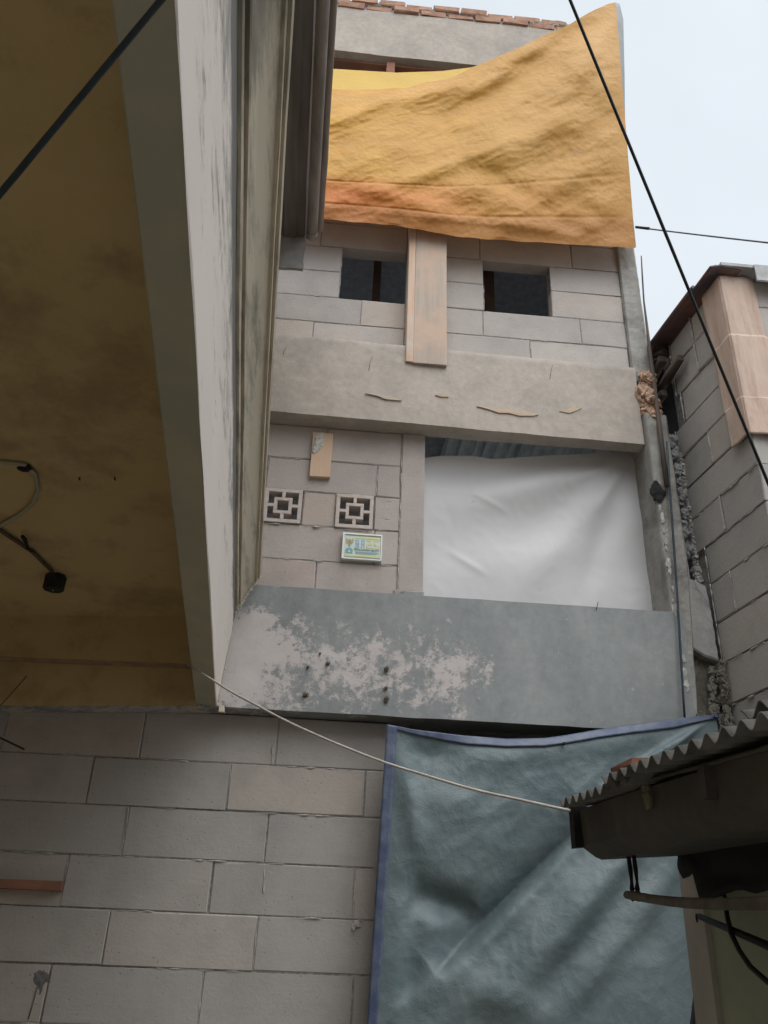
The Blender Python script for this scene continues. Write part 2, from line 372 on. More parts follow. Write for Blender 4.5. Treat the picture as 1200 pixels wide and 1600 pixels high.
# lower wall
rows=[]
offs={0:-.279,1:-.471,2:-.284,3:-.497,4:-.289,5:-.484,6:-.3,7:-.5,8:-.3,9:-.48,10:-.3,11:-.5}
ZT=[2.512,2.308,2.106,1.903,1.700,1.496,1.292]+[1.292-.203*i for i in range(1,7)]
for i in range(12):
    z1=ZT[i];z0=ZT[i+1] if i+1<len(ZT) else 0
    if i==0: z1=2.526
    xs=[offs[i]+.603*k for k in range(-3,4)]
    xs=[-1.5]+[x for x in xs if -1.45<x<.80]+[.842]
    rows.append((max(z0,.01),z1,list(zip(xs,xs[1:]))))
wallmesh(rows,0).build('block_wall',M_aac3,H)
m=MB(); p=at(62,1528,0); m.lump((p.x,.0,p.z),.030,8,(1,.12,1.0),3,.7); m.lump((p.x+.012,.0,p.z-.02),.018,9,(.7,.12,1.6),3,.7); m.tube([(p.x,-.001,p.z-.03),(p.x-.006,-.001,p.z-.09),(p.x-.012,-.001,p.z-.14)],[.004,.003,.002],6,True,.5)
m.build('mortar_stain',plain('dark_mortar',(.13,.125,.12),.95,50,.3),H)
mm=MB(); joints(mm,rows[:7],0,.62,.0052)
# the messier drips the lower wall shows
for (a,b,c,d_) in [(1097,238,1097,380),(800,518,797,610),(1075,540,1068,690),(985,236,1070,238),(1065,690,1100,692),(390,345,380,430),(825,150,822,225)]:
    p=at(a/1.9355,1080+b/1.9355);q=at(c/1.9355,1080+d_/1.9355); squeeze(mm,p,q,.006)
p=at(1078/1.9355,1080+705/1.9355); mm.lump((p.x,-.002,p.z),.016,3,(1.1,.3,1)); mm.lump((p.x-.012,-.002,p.z-.012),.011,4,(.8,.3,1.3))
mm.build('squeezed_mortar',M_mortar,H)
jb=MB(); jb.box(-1.5,.838,.0045,.085,.0,2.524); jb.build('joint_bed',M_joint,H)

# first spandrel
BX1=2.262
b=MB()
def spf(u,v):
    x=-1.5+(BX1+1.5)*u; z=2.53+.595*v
    if x<.05: z+=.055*(x-.05)*(1-v)
    return Vector((x,-.12+.004*noise.noise(Vector((x*2,z*2,0)))+.0015*noise.noise(Vector((x*15,z*15,0))),z+(.003*noise.noise(Vector((x*6,v*3,5))))))
b.grid(190,36,spf)
def under(u,v): p=spf(u,0); return Vector((p.x,p.y+(.2)*v,p.z+.0*v))
b.grid(190,2,under)
def topf(u,v): p=spf(u,1); return Vector((p.x,p.y+(.3)*v,p.z))
b.grid(190,2,topf)
def endf(u,v): p=spf(1,v); return Vector((p.x,p.y+(.22)*u,p.z))
b.grid(4,36,endf)
sp=b.build('spandrel_beam',M_spand,H); sp['label']='grey blue painted spandrel with flaked pale patches'
# bolts and bits on the spandrel
for px,py,r in [(477,1085,.012),(512,1037,.010),(604,1045,.012),(603,1075,.010),(604,1092,.013),(481,1042,.007),(500,1021,.006)]:
    p=at(px,py,-.13); bb=MB(); bb.lump((p.x,-.126,p.z),r,px,(1,.5,1),2,.7)
    bb.tube([(p.x,-.12,p.z),(p.x+.004,-.15,p.z-.004)],.0025,6)
    bb.build('anchor_stub',M_timber,H)
def nail(px,py,y,L=.035,dx=.006,r=.0018):
    nn=MB(); p=at(px,py,y); nn.tube([(p.x-dx*.3,y+.01,p.z-L*.5),(p.x,y-.012,p.z),(p.x+dx,y-.014,p.z+L*.5)],r,6); nn.build('tie_wire',M_timber,H)
nail(932,948,-.125,.04); 
for px,py in [(578,568),(443,553),(860,582)]: nail(px,py,-.12,.09,.012,.0013)

# post between block panel and the sheet, column at right
b=MB(); b.block(.857,.981,3.19,4.126,-.004,.16,.004); b.build('post',M_aac2,H)
b=MB(); b.block(.835,.985,3.126,3.189,-.02,.15,.006); b.lump((.85,-.02,3.16),.02,5,(1,.4,1.3)); b.build('mortar_sill',M_plpatch,H)
def roughcol(m,x0,x1,yf,z0,z1,d=.2,amp=.006,nz=60,xr=None,cham=.012):
    pro=[(x0,yf+d),(x0,yf+cham),(x0+cham*.5,yf),(x1-cham,yf),(x1,yf+cham),(x1,yf+d)]
    P=[]
    for a,b_ in zip(pro,pro[1:]):
        k=max(1,int(math.hypot(a[0]-b_[0],a[1]-b_[1])/.015))
        P+=[(a[0]+(b_[0]-a[0])*i/k,a[1]+(b_[1]-a[1])*i/k) for i in range(k)]
    P.append(pro[-1]); 
    def f(u,v):
        q=P[min(len(P)-1,round(u*(len(P)-1)))]; z=z0+(z1-z0)*v
        dx=(xr(z) if xr else 0)
        t=(q[0]-x0)/(x1-x0)
        V=Vector((q[0]+dx*t,q[1],z)); nn_=noise.noise(V*7)+.5*noise.noise(V*21)+.3*noise.noise(V*50)
        return V+Vector((nn_*amp*(1 if t>.8 else .5),nn_*amp,0))
    m.grid(len(P)-1,nz,f,False)
m=MB(); roughcol(m,2.205,2.335,-.118,2.62,4.31,.25,.006,110,lambda z:-.06*max(0,min(1,(3.4-z)/.8))); 
c1=m.build('corner_column',M_col,H); c1['label']='rough grey corner column chipped along its edges'
m=MB(); m.lump((2.215,-.125,3.80),.042,11,(1.0,.3,1.25),3,.5); m.build('broken_pocket',M_dark,H)
m=MB()
for i in range(16):
    z=3.72-.065*i+rnd.uniform(-.02,.02); m.lump((2.222+.001*i+rnd.uniform(-.006,.006),-.121,z),rnd.uniform(.006,.016),i,(.8,.35,2.0),2,.8)
m.build('mortar_smear',plain('pale_mortar',(.40,.38,.35),.95,50,.3,bs=.6),H)
m=MB(); roughcol(m,2.208,2.328,-.022,4.60,8.0,.25,.007,150); m.build('upper_column',M_col,H)
# lower right column behind tarp
m=MB(); m.box(2.2,2.33,-.1,.12,0,2.62); m.build('lower_column',M_col,H)

# second beam (its left end stands further out than its right end)
b=MB(); BY=lambda x:-.128+.05*(x/2.2)
def bf(u,v):
    x=-1.2+(2.20+1.2)*u; z=4.128+.53*v
    return Vector((x,BY(x)+.005*noise.noise(Vector((x*2,z*3,3)))+.0015*noise.noise(Vector((x*20,z*20,3)))+(.004 if v>.985 else 0),z+.004*noise.noise(Vector((x*5,v*2,8)))*(1 if v<.5 else 1.6)))
b.grid(150,30,bf,True)
b.grid(150,3,lambda u,v:bf(u,0)+Vector((0,v*(.012-BY(bf(u,0).x)),0)))
b.grid(150,3,lambda u,v:bf(u,0)+Vector((0,(.012-BY(bf(u,0).x)),v*.5)))
b.grid(150,2,lambda u,v:bf(u,1)+Vector((0,v*.2,0)))
b.grid(3,30,lambda u,v:bf(1,v)+Vector((0,u*.2,0)))
b2=b.build('floor_beam',M_conc,H); b2['label']='bare board-marked concrete floor beam with plywood slivers stuck to it'
for pts in [[(570,616),(585,615),(600,619),(612,621),(628,627),(615,626),(603,625),(590,620)],[(745,634),(762,634),(775,638),(790,637),(806,642),(822,642),(842,646),(834,648),(812,648),(795,644),(780,644),(762,638)],[(875,640),(886,638),(897,633),(903,635),(910,635),(900,640),(890,643)],[(680,617),(686,616),(692,614),(695,617),(701,620),(690,620)]]:
    sv=MB(); vs=[at(x,y,BY(1.2)-.009) for x,y in pts]; k=len(vs)
    sv.add([Vector((v.x,BY(v.x)-.0075,v.z)) for v in vs]+[Vector((v.x,BY(v.x)-.001,v.z)) for v in vs],[tuple(range(k))]+[(i,(i+1)%k,k+(i+1)%k,k+i) for i in range(k)])
    sv.build('plywood_sliver',M_sliver,H)

# second floor block panel
r2=[(3.122,3.325,[(-.5,-.165),(-.165,.438),(.438,.853)]),
    (3.325,3.522,[(-.5,.13),(.13,.728),(.728,.853)]),
    (3.522,3.720,[(-.5,.135),(.345,.515),(.72,.853)]),
    (3.720,3.915,[(-.5,.14),(.14,.725),(.725,.853)]),
    (3.915,4.126,[(-.5,-.15),(-.15,.44),(.44,.853)])]
wallmesh(r2,0).build('block_wall',M_aac2,H)
mm=MB(); joints(mm,r2,0,.6,.005)
for z in (3.69,3.60,3.84): squeeze(mm,(.74+rnd.uniform(0,.03),.000,z),(.80+rnd.uniform(0,.03),.000,z+rnd.uniform(-.02,.02)),.0035)
for a,b_ in [((.15,3.518),(.24,3.518)),((.36,3.518),(.46,3.516)),((.55,3.514),(.70,3.512))]: squeeze(mm,(a[0],-.004,a[1]),(b_[0],-.004,b_[1]),.008)
squeeze(mm,(.855,-.004,3.2),(.855,-.004,3.6),.006); squeeze(mm,(.856,-.004,3.6),(.855,-.004,4.1),.006)
mm.build('squeezed_mortar',M_mortar,H)
jb=MB(); jb.box(-.5,.137,.0045,.085,3.12,4.126); jb.box(.137,.343,.0045,.085,3.12,3.522); jb.box(.343,.518,.0045,.085,3.12,4.12);jb.box(.518,.718,.0045,.085,3.12,3.522)
jb.box(.718,.853,.0045,.085,3.12,4.12);jb.box(.137,.343,.0045,.085,3.722,4.126);jb.box(.518,.718,.0045,.085,3.722,4.126)
jb.build('joint_bed',M_joint,H)
# vent blocks
M_vent=plain('cast_vent',(.44,.385,.35),.9,40,.12,bs=.3)
def vent(x0,z0,s=.196):
    m=MB(); q=s/20; y0,y1=-.012,.07
    def b(a,c,d,e): m.block(x0+a*q,x0+c*q,z0+d*q,z0+e*q,y0,y1-y0,.0012,None,.0004)
    b(0,20,18,20);b(0,20,0,2);b(0,2,2.0,18.0);b(18,20,2,18)
    # inner square ring
    b(5.2,14.8,13.0,14.8);b(5.2,14.8,5.2,7.0);b(5.2,7.0,7.0,13.0);b(13.0,14.8,7,13)
    b(9.1,10.9,14.8,18);b(9.1,10.9,2,5.2);b(2,5.2,9.1,10.9);b(14.8,18,9.1,10.9)
    return m.build('vent_block',M_vent,H)
vent(.143,3.524);vent(.518,3.520)
# left over plank, 2nd floor
m=MB(); m.block(.366,.474,3.80,4.075,-.028,.024,.002,None,.002); m.build('formwork_plank',M_plank,H)['label']='short raw plank stub left in the second storey wall'
m=MB(); m.lump((.40,-.03,4.02),.035,2,(.8,.25,1.6)); m.lump((.385,-.03,3.97),.02,5,(.8,.3,1.6)); m.build('mortar_dab',M_mortar,H)

# third floor
r3=[(4.662,4.865,[(-.9,-.3),(-.3,.31),(.31,.85),(1.09,1.605),(1.605,2.205)]),
    (4.865,5.062,[(-.62,-.02),(-.02,.585),(.585,.85),(1.09,1.323),(1.323,1.925),(1.925,2.206)]),
    (5.062,5.270,[(-.75,-.15),(-.15,.447),(1.09,1.333),(1.757,2.208)]),
    (5.270,5.472,[(-.4,.2),(.2,.447),(1.09,1.333),(1.757,2.21)]),
    (5.472,5.672,[(-.9,-.3),(-.3,.305),(.305,.85),(1.09,1.313),(1.313,1.907),(1.907,2.212)]),
    (5.672,5.875,[(-.75,-.15),(-.15,.45),(.45,.85),(1.09,1.6),(1.6,2.212)])]
wallmesh(r3,0).build('block_wall',M_aac,H)
mm=MB(); joints(mm,r3,0,.5,.0042)
for a,b_ in [(.0,.25),(.3,.6),(1.1,1.3),(1.35,1.5),(1.75,2.15)]: squeeze(mm,(a,-.006,4.662),(b_,-.006,4.66+rnd.uniform(-.01,.01)),.008)
mm.build('squeezed_mortar',M_mortar,H)
jb=MB()
for a,c,d,e in [(-.9,.85,4.66,5.06),(-.9,.445,5.06,5.475),(-.9,.85,5.475,5.87),(1.09,2.2,4.66,5.06),(1.09,1.331,5.06,5.475),(1.759,2.2,5.06,5.475),(1.09,2.2,5.475,5.87)]:
    jb.box(a,c,.0045,.0895,d+.001,e-.001)
jb.build('joint_bed',M_joint,H)
# orange formwork board + concrete face
m=MB(); m.block(.852,.893,4.535,5.66,-.122,.117,.002,None,.002)
m.build('formwork_board',M_board,H)
m=MB(); m.block(.8935,1.083,4.530,5.66,-.123,.118,.002,None,.002)
m.build('cast_stub_column',wood('cement_smeared_board',(.44,.36,.30),(.48,.35,.27)),H)
m=MB(); m.box(.853,1.084,.0,.1,4.66,5.87); m.build('column_core',M_col,H)
# window reveals are the block thickness; timber props inside
for x,w in ((.66,.05),(1.42,.06)):
    m=MB(); m.box(x,x+w,.35,.42,4.7,5.9); m.build('timber_prop',M_prop,H)
m=MB(); m.box(1.15,1.95,.5,.55,5.42,5.50); m.box(.2,.95,.45,.5,5.36,5.42); m.build('timber_rail',M_timber,H)

# top storey
b=MB(); 
def tb(u,v):
    x=-1.2+3.34*u; z=7.39+.52*v; return Vector((x,-.01+.006*noise.noise(Vector((x*2,z*3,7)))+.002*noise.noise(Vector((x*18,z*18,7))),z+.006*noise.noise(Vector((x*4,v,2)))))
b.grid(110,20,tb); b.grid(110,2,lambda u,v:tb(u,0)+Vector((0,.2*v,0))); b.grid(2,20,lambda u,v:tb(1,v)+Vector((0,.2*u,0))); b.grid(110,2,lambda u,v:tb(u,1)+Vector((0,.2*v,0)))
b.build('ring_beam',M_conc,H)
M_brick=concrete('clay_brick',(.40,.24,.17),.6,10,(1,.85,.8),.7,False)
m=MB()
for r in range(2):
    x=-1.2+.1*r
    while x<2.08-.05*r:
        m.block(x,min(x+.195,2.13),7.915+.062*r,7.97+.062*r,-.02+rnd.uniform(-.012,.012),.11,.006,None,.006); x+=.21
m.build('brick_course',M_brick,H)
mb_=MB()
x=-1.2
while x<2.1:
    mb_.lump((x,.04,8.02),rnd.uniform(.025,.05),int(x*50),(1.6,1,.6)); mb_.lump((x+.03,0.0,7.975),rnd.uniform(.012,.022),int(x*70),(2.2,1,.6)); x+=.06
mb_.box(-1.2,2.1,.0,.09,7.91,8.02)
mb_.build('mortar_bed',M_mortar,H)
# timbers of the top opening
m=MB(); m.box(-.6,2.2,.05,.12,7.365,7.386); m.build('formwork_strip',M_brown,H)
m=MB(); m.box(.66,.72,.02,.08,5.9,7.37); m.build('timber_prop',M_brown,H)
# rooms: side walls, floors, back walls
m=MB()
m.box(2.20,2.325,.13,4.5,0,7.9); m.box(-1.5,-1.38,.1,4.5,0,7.9)
m.box(-1.38,2.2,4.4,4.5,0,3.1); m.box(-1.38,2.2,4.4,4.5,4.6,5.2); m.box(-1.38,2.2,4.4,4.5,6.6,7.9); m.box(-1.38,.1,4.4,4.5,5.2,6.6); m.box(1.9,2.2,4.4,4.5,5.2,6.6)  # unseen back openings added to let sky light into the rooms
m.build('side_wall',M_inside,H)
m=MB(); m.box(-1.38,2.2,.09,4.4,2.7,2.9); m.box(-1.38,2.2,.11,4.4,4.44,4.6); m.box(-1.38,2.2,.12,4.4,7.45,7.6)
m.box(-1.38,2.2,.12,1.3,5.80,5.90)
m.build('floor_slab',M_inside,H)
# corrugated steel deck over the second storey
m=MB(); pts=[]; x=1.18
while x<2.15:
    for dx,dz in ((0,0),(.03,0),(.036,.03),(.07,.03),(.076,0)): pts.append((x+dx,4.36+dz))
    x+=.076
m.loft(pts,.12,3.2,(0,1,0),4); m.build('steel_deck',M_zinc,H)
m=MB(); m.box(1.16,1.19,.12,3.2,4.3,4.40); 
for x in (1.34,1.62,1.9): m.box(x,x+.02,.3,3.2,4.335,4.352)
m.build('deck_joist',M_zinc,H)

# broken masonry at the floor line on the right
m=MB()
for i in range(26):
    z=4.30+.012*i; m.lump((2.252+rnd.uniform(-.03,.04),-.08+rnd.uniform(-.02,.02),z),rnd.uniform(.022,.05),i+30,(rnd.uniform(.7,1.1),.7,rnd.uniform(.7,1.3)),3,.7)
m.build('broken_brick_edge',M_rubble,H)

# ---------------- vertical pole and cable at the right edge
P=[at(1002,400,-.05),at(1006,470,-.05),at(1013,530,-.06),at(1022,600,-.1),at(1032,680,-.14),at(1042,760,-.15)]
m=MB(); m.tube([P[0].lerp(P[1],t) for t in (0,.5,1)]+P[2:],[.004,.005,.006,.009,.013,.014,.014,.012][:len(P)+1],8,True,.5)
o=m.build('wooden_pole',M_timber); tag(o,'thin crooked dark pole standing against the upper right edge of the facade','pole')
pts=[at(x,y,-.15) for x,y in [(1042,690),(1047,769),(1053,850),(1058,930),(1063,1010),(1067,1080),(1070,1125)]]
m=MB(); m.tube(pts,.0055,8,True,.3); o=m.build('cable',plain('blue_black_cable',(.03,.045,.065),.5)); tag(o,'dark blue cable running down the right edge of the grey blue spandrel','cable')

# ---------------- neighbour on the right
NB=empty('neighbouring_house','narrow grey block house on the right with a sagging tin roof edge','house',(2.6,-.3,0))
# side wall: x = 2.44 - .1*y, local frame: s = distance from the facade towards the street
ang=math.atan2(-.1,1)
MW=Matrix.Translation((2.44,0,0))@Matrix(((math.sin(math.atan(.1)),-math.cos(math.atan(.1)) if 0 else 1,0,0),(0,0,0,0),(0,0,1,0),(0,0,0,1)))
def side(s,off,z):  # s metres along wall to the street, off = into the wall (+)
    k=math.hypot(1,.1); return Vector((2.44+.1*s/k+off/k, -s/k+off*.1/k, z))
class SM: # matrix-like mapping of (s, depth, z)
    def __matmul__(s,v): return side(v.x,v.y,v.z)
SMM=SM()
zs=[4.87,4.69,4.49,4.295,4.108,3.905,3.71,3.508,3.303,3.09,2.885,2.68,2.48,2.28,2.08,1.88,1.68,1.48,1.28,1.08,.88,.68,.48,.28,.08]
Lw=.632; rn=[]
for i,(z1,z0) in enumerate(zip(zs,zs[1:])):
    if i<3: bl=[(.05,.30),(.30,Lw)]
    elif i in (4,): bl=[(-.02,.285),(.285,Lw)]
    elif i==6: bl=[(-.02,.29),(.29,Lw)]
    elif i==8: bl=[(.09,.27),(.27,Lw)]
    elif i>=7: bl=[(.09,Lw)]
    else: bl=[(-.02,Lw)]
    if i==2: bl=[(.09,Lw)]
    rn.append((z0,z1,bl))
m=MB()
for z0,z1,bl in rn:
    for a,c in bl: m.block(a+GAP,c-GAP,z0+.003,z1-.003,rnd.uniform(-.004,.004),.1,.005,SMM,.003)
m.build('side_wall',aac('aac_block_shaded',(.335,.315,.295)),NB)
mm=MB()
for z0,z1,bl in rn[:12]:
    for a,c in bl:
        s=a
        while s<c-.04:
            L=rnd.uniform(.04,.2)
            if rnd.random()<.65:
                pts=[];rr=[];sd=rnd.random()*50;k=max(4,int(L/.012))
                for i in range(k+1):
                    t=i/k; w=noise.noise(Vector((sd,t*L*25,0))); pts.append(side(min(s+L*t,c),-.003,z0-.003-.006*abs(w))); rr.append(max(.0008,.006*(.35+1.3*w)))
                mm.tube(pts,rr,6)
            s+=L+rnd.uniform(.01,.08)
        if rnd.random()<.8:
            k=10; sd=rnd.random()*50; mm.tube([side(a+.004*noise.noise(Vector((sd,i,0))),-.004,z0+(z1-z0)*i/k) for i in range(k+1)],[max(.001,.009*(.4+noise.noise(Vector((i*.7,sd,2))))) for i in range(k+1)],6)
# rough mortared end of the side wall
for i in range(60):
    z=3.32+i*.0135; mm.lump(side(-.012+rnd.uniform(-.012,.01),.0,z),rnd.uniform(.012,.028),i,(1,1,1.1),3,.5)
mm.build('squeezed_mortar',M_mortar,NB)
jb=MB(); jb.box(.0,Lw-.01,.012,.095,.05,4.865,0,SMM); jb.build('joint_bed',M_joint,NB)
# front wall facing the street
m=MB(); x0=2.44+.1*Lw
for i,(z1,z0) in enumerate(zip(zs,zs[1:])):
    xs=[x0+.105]+[x0+.105+(.3 if i%2 else .6)+.6*k for k in range(4)]
    if i==2: xs[0]=x0+.25
    for a,c in zip(xs,xs[1:]): m.block(a+GAP,c-GAP,z0+GAP,z1-GAP,-.628+rnd.uniform(-.003,.003),.1,.004)
m.build('front_wall',M_aac,NB)
jb=MB(); jb.box(x0+.1,5,-.621,-.56,.05,4.86); jb.build('joint_bed',M_joint,NB)
# plaster nib and broken foot in the gap between the houses
def ragged(m,pts,y,d,amp=.008,sub=8):
    P=[]
    k=len(pts)
    for i in range(k):
        a=at(*pts[i],y);b_=at(*pts[(i+1)%k],y)
        for j in range(sub):
            q=a.lerp(b_,j/sub); q=Vector((q.x+amp*noise.noise(q*25),y,q.z+amp*noise.noise(q*25+Vector((9,0,0))))); P.append(q)
    c=sum(P,Vector())/len(P); K=len(P); vs=[];fs=[]
    R_=[1,.97,.8,.55,.25]
    for ri,r in enumerate(R_):
        for q in P:
            w=c.lerp(q,r); w=w+Vector((0,-.006*(ri>0)+amp*.9*noise.noise(w*14),0)); vs.append(w)
    for ri in range(len(R_)-1):
        fs+=[(ri*K+i,ri*K+(i+1)%K,(ri+1)*K+(i+1)%K,(ri+1)*K+i) for i in range(K)]
    vs.append(c+Vector((0,-.006,0))); fs+=[((len(R_)-1)*K+i,(len(R_)-1)*K+(i+1)%K,len(R_)*K) for i in range(K)]
    b0=len(vs); vs+=[q+Vector((0,d,0)) for q in P]; fs+=[(i,(i+1)%K,b0+(i+1)%K,b0+i) for i in range(K)]
    m.add(vs,fs)
m=MB(); ragged(m,[(1047,765),(1056,785),(1066,835),(1073,903),(1102,915),(1112,960),(1118,1005),(1124,1034),(1098,1024),(1080,1012),(1064,1022),(1060,930),(1052,850)],-.10,.12,.006)
m.build('plaster_nib',concrete('scratched_plaster',(.34,.33,.315),.75,6),NB)
m=MB(); ragged(m,[(1062,1005),(1100,1010),(1128,1030),(1134,1060),(1142,1110),(1150,1160),(1140,1300),(1070,1300),(1070,1120)],-.05,.15,.02,10)
for i in range(30):
    q=at(1120+rnd.uniform(-10,18),1040+i*4,-.08); m.lump(q,rnd.uniform(.01,.024),i,(1,.5,1.3),3,.6)
m.build('broken_foot',M_rough,NB)
m=MB()
for i in range(36):
    q=at(1128+rnd.uniform(-4,6)+i*.35,1034+i*3.2,-.13); m.lump(q,rnd.uniform(.005,.014),i+9,(1,.6,1.4),3,.6)
m.build('mortar_edge',M_rough,NB)
m=MB(); m.box(2.345,2.43,.05,.6,0,3.3); m.box(2.345,2.47,.12,.6,3.3,4.72); m.box(2.345,3.2,.6,.7,2.5,4.86); m.build('dark_gap_wall',plain('gap_shade_dark',(.06,.06,.065),.9),NB)  # dark filler boxes, the shade of the gap put into their colour
for i in range(1):
    m=MB()
    for j in range(60):
        z=3.5+j*.0165; m.lump((2.385+rnd.uniform(-.012,.012),-.02+rnd.uniform(-.02,.02),z if z<4.2 else 4.2),rnd.uniform(.014,.028),j,(1,1,1.3),3,.5)
    m.build('mortar_spill',M_plpatch,NB)
# tan corner cladding in three courses, wrapped round the street corner
n=N('rust_tan_sheet'); a=n.noise(4,8,.65,n.map(scale=(3,3,.35))); 
c=n.mix(n.ramp(a,[(.35,0.),(.65,1.)]),(.52,.40,.33),(.46,.33,.265)); c=n.mix(n.math('MULTIPLY',n.ramp(n.noise(12,8,.7,n.map(scale=(2,2,.3))),[(.5,0.),(.7,1.)]),.5),c,(.24,.18,.15))
n.col(c); n.rough(.8); n.bump(n.noise(18,6,.7,n.map(scale=(2,2,.5))),.5,.008); M_tan=n.m
def corner_sheet(z0,z1,off,sl,fr,lean=0):
    m=MB(); th=.012
    k0=Lw+off+.02
    prof=[(k0-sl,0)]
    def f(u,v):
        z=z0+(z1-z0)*v; o_=off
        # u: 0 on the side wall, .4 corner, 1 on the front
        if u<.45:
            t=u/.45; p=side(Lw-sl*(1-t)+o_,-.014-o_,z)
        else:
            t=(u-.45)/.55; c_=side(Lw+o_,-.014-o_,z); p=c_+Vector((fr*t,-.003*math.sin(t*3.14),0))
        # weathered ripples, steadier at the fold
        w=noise.noise(Vector((u*9,v*2.2,off*90)))*.004+.0015*noise.noise(Vector((u*22,v*6,off*50)))
        rag=(.012*noise.noise(Vector((u*6,off*40,3))) if v<.02 or v>.98 else 0)
        return p+Vector((-w*.6,-w,rag))
    m.grid(20,30,lambda u,v:f(u*.4499,v),True); m.grid(24,30,lambda u,v:f(.45+.55*u,v),True)
    o=m.build('corner_sheet',M_tan,NB,False)
    sol=o.modifiers.new('thickness','SOLIDIFY'); sol.thickness=th; sol.offset=0
    return o
corner_sheet(4.47,4.875,.004,.17,.185); corner_sheet(4.07,4.475,.008,.155,.205); corner_sheet(3.865,4.08,.012,.145,.235)
# tin roof edge
n=N('rusty_roof_sheet'); c=n.mix(n.ramp(n.noise(6,6),[(.4,0.),(.6,1.)]),(.09,.075,.085),(.19,.09,.065)); n.col(c); n.rough(.6); n.bump(n.noise(9),.3,.01); M_rust=n.m
m=MB()
def rf(u,v):
    s=-.55+1.24*u; p=side(s,-.10+.6*v,4.895+.10*v+.015*math.sin(u*5)-.0*u)
    return p+Vector((0,0,-.13*max(0,(.18-u)/.18)**1.3*0+.012*math.sin(v*6*math.pi)))
m.grid(40,36,rf); o=m.build('roof_sheet',M_rust,NB,False); o.modifiers.new('thickness','SOLIDIFY').thickness=.012
m=MB(); m.tube([side(-.5,-.095,4.90),side(-.2,-.10,4.893),side(.2,-.105,4.885),side(.52,-.1,4.888)],[.008,.011,.010,.012],8,True,.4); m.build('roof_edge_lip',M_rust,NB)
m=MB(); m.box(x0-.03,5,-.70,-.5,4.895,4.915); m.box(x0+.15,5,-.712,-.7,4.80,4.915,.004); m.build('ridge_flashing',plain('grey_flashing',(.38,.38,.38),.6,8,.3),NB)
# black filler boxes painting in the shade, and wooden stubs, under the roof
m=MB(); m.box(2.36,2.46,.1,.8,3.9,4.86); m.box(2.461,2.70,.3,.34,3.0,4.86); m.box(2.33,2.62,.81,.85,3.0,4.88); m.build('gap_shade_filler',M_dark,NB)
m=MB()
for (s0,s1,z,dz,r) in ((-.12,.22,4.61,.03,.028),(-.3,.04,4.72,.05,.035),(-.25,.0,4.55,.0,.03)):
    a=side(s0,-.03,z);b_=side(s1,-.05,z+dz); m.tube([a,a.lerp(b_,.5)+Vector((0,0,.004)),b_],[r,r*1.05,r*.9],4,True,.15)
m.build('rafter_stub',M_timber,NB)
m=MB()
for i in range(8):
    q=at(1030+rnd.uniform(-6,22),545+rnd.uniform(-4,30),.0); m.lump(q,rnd.uniform(.015,.035),i,(1.3,1,.7),2,.9)
m.build('tile_shard',M_timber,NB)

# ---------------- house on the left: canopy slab, cornice, upper eave
HL=empty('cream_house','old cream painted house with a mouldy overhanging slab on the left','house',(-1.4,-2,0))
D=(-.065,1,-.074)
Y0,Y1=-.121,-4.6
TL=.055
# edge beam with fascia
m=MB(); m.loft([(-.048,2.93),(-.048,2.545),(-.043,2.540),(.042,2.530),(.047,2.534),(.063,2.76),(.079,2.984)],Y0,Y1,D,90,False,.004)
m2=MB(); m2.loft([(-.048,2.93),(-.048,2.545),(-.043,2.5385),(.0445,2.5305)],Y0,Y1,D,90,False,.0)
m2.build('edge_beam',M_beamp,HL)
m=MB(); m.loft([(.0445,2.5305),(.0475,2.5345),(.055,2.64),(.063,2.76),(.071,2.87),(.079,2.984)],Y0,Y1,D,120,False,.003); m.build('fascia',M_fascia,HL)
# cornice / gutter
P0=Vector((.079,2.984));E0=Vector((.170,3.168)); nrm=Vector((E0-P0).yx); nrm=Vector((nrm.x,-nrm.y)).normalized()
pr=[]
for s_,o_ in ((0,0),(.03,.006),(.085,.006),(.09,-.010),(.17,-.010),(.175,.006),(.205,.006),(.215,-.003),(.45,-.006),(.7,-.004),(.835,-.002),(.84,.008),(.868,.008),(.873,-.003),(.95,-.003),(.955,.009),(1,.009)):
    q=P0.lerp(E0,s_)+nrm*o_; pr.append((q.x,q.y))
m=MB(); m.loft(pr+[(.15,3.185),(.0,3.2),(-.3,3.2)],Y0-.012,Y1,D,90,False,.002); m.build('cornice_gutter',M_gut,HL)
m=MB()
for i in range(14):
    t=i/13; q=P0.lerp(E0,t); m.lump((q.x+.000,-.124,q.y+.0),rnd.uniform(.008,.013),i,(1,.5,1.2),3,.5)
for i in range(22):
    t=i/21; m.lump((.047+.03*t+.006,-.124,2.54+.44*t),rnd.uniform(.002,.005),i+60,(.8,.5,2.2),2,.6)
m.build('mortar_fillet',plain('pale_yellow_mortar',(.46,.42,.34),.9,40,.3,bs=.6),HL)
m=MB(); m.box(.062,.083,-.14,-.10,2.505,2.532,.003); m.build('soffit_bracket',M_gut,HL)
# ceiling
def cz(x,y): return 2.915+TL*(x-.0)-.074*(y+.2)
m=MB(); m.grid(40,60,lambda u,v:Vector((-1.5+1.455*u-.0*(v)+.26*v*u*.0+(-.065*((-.1-4.4*v)+.12))*(u),-.1-4.4*v,cz(-1.5+1.45*u,-.1-4.4*v)+.004*noise.noise(Vector((u*4,v*9,0))))))
m.build('ceiling',M_yel,HL)
m=MB(); m.box(-1.5,-.1,-4.6,-.13,3.31,3.42); m.build('slab_top',M_conc,HL)
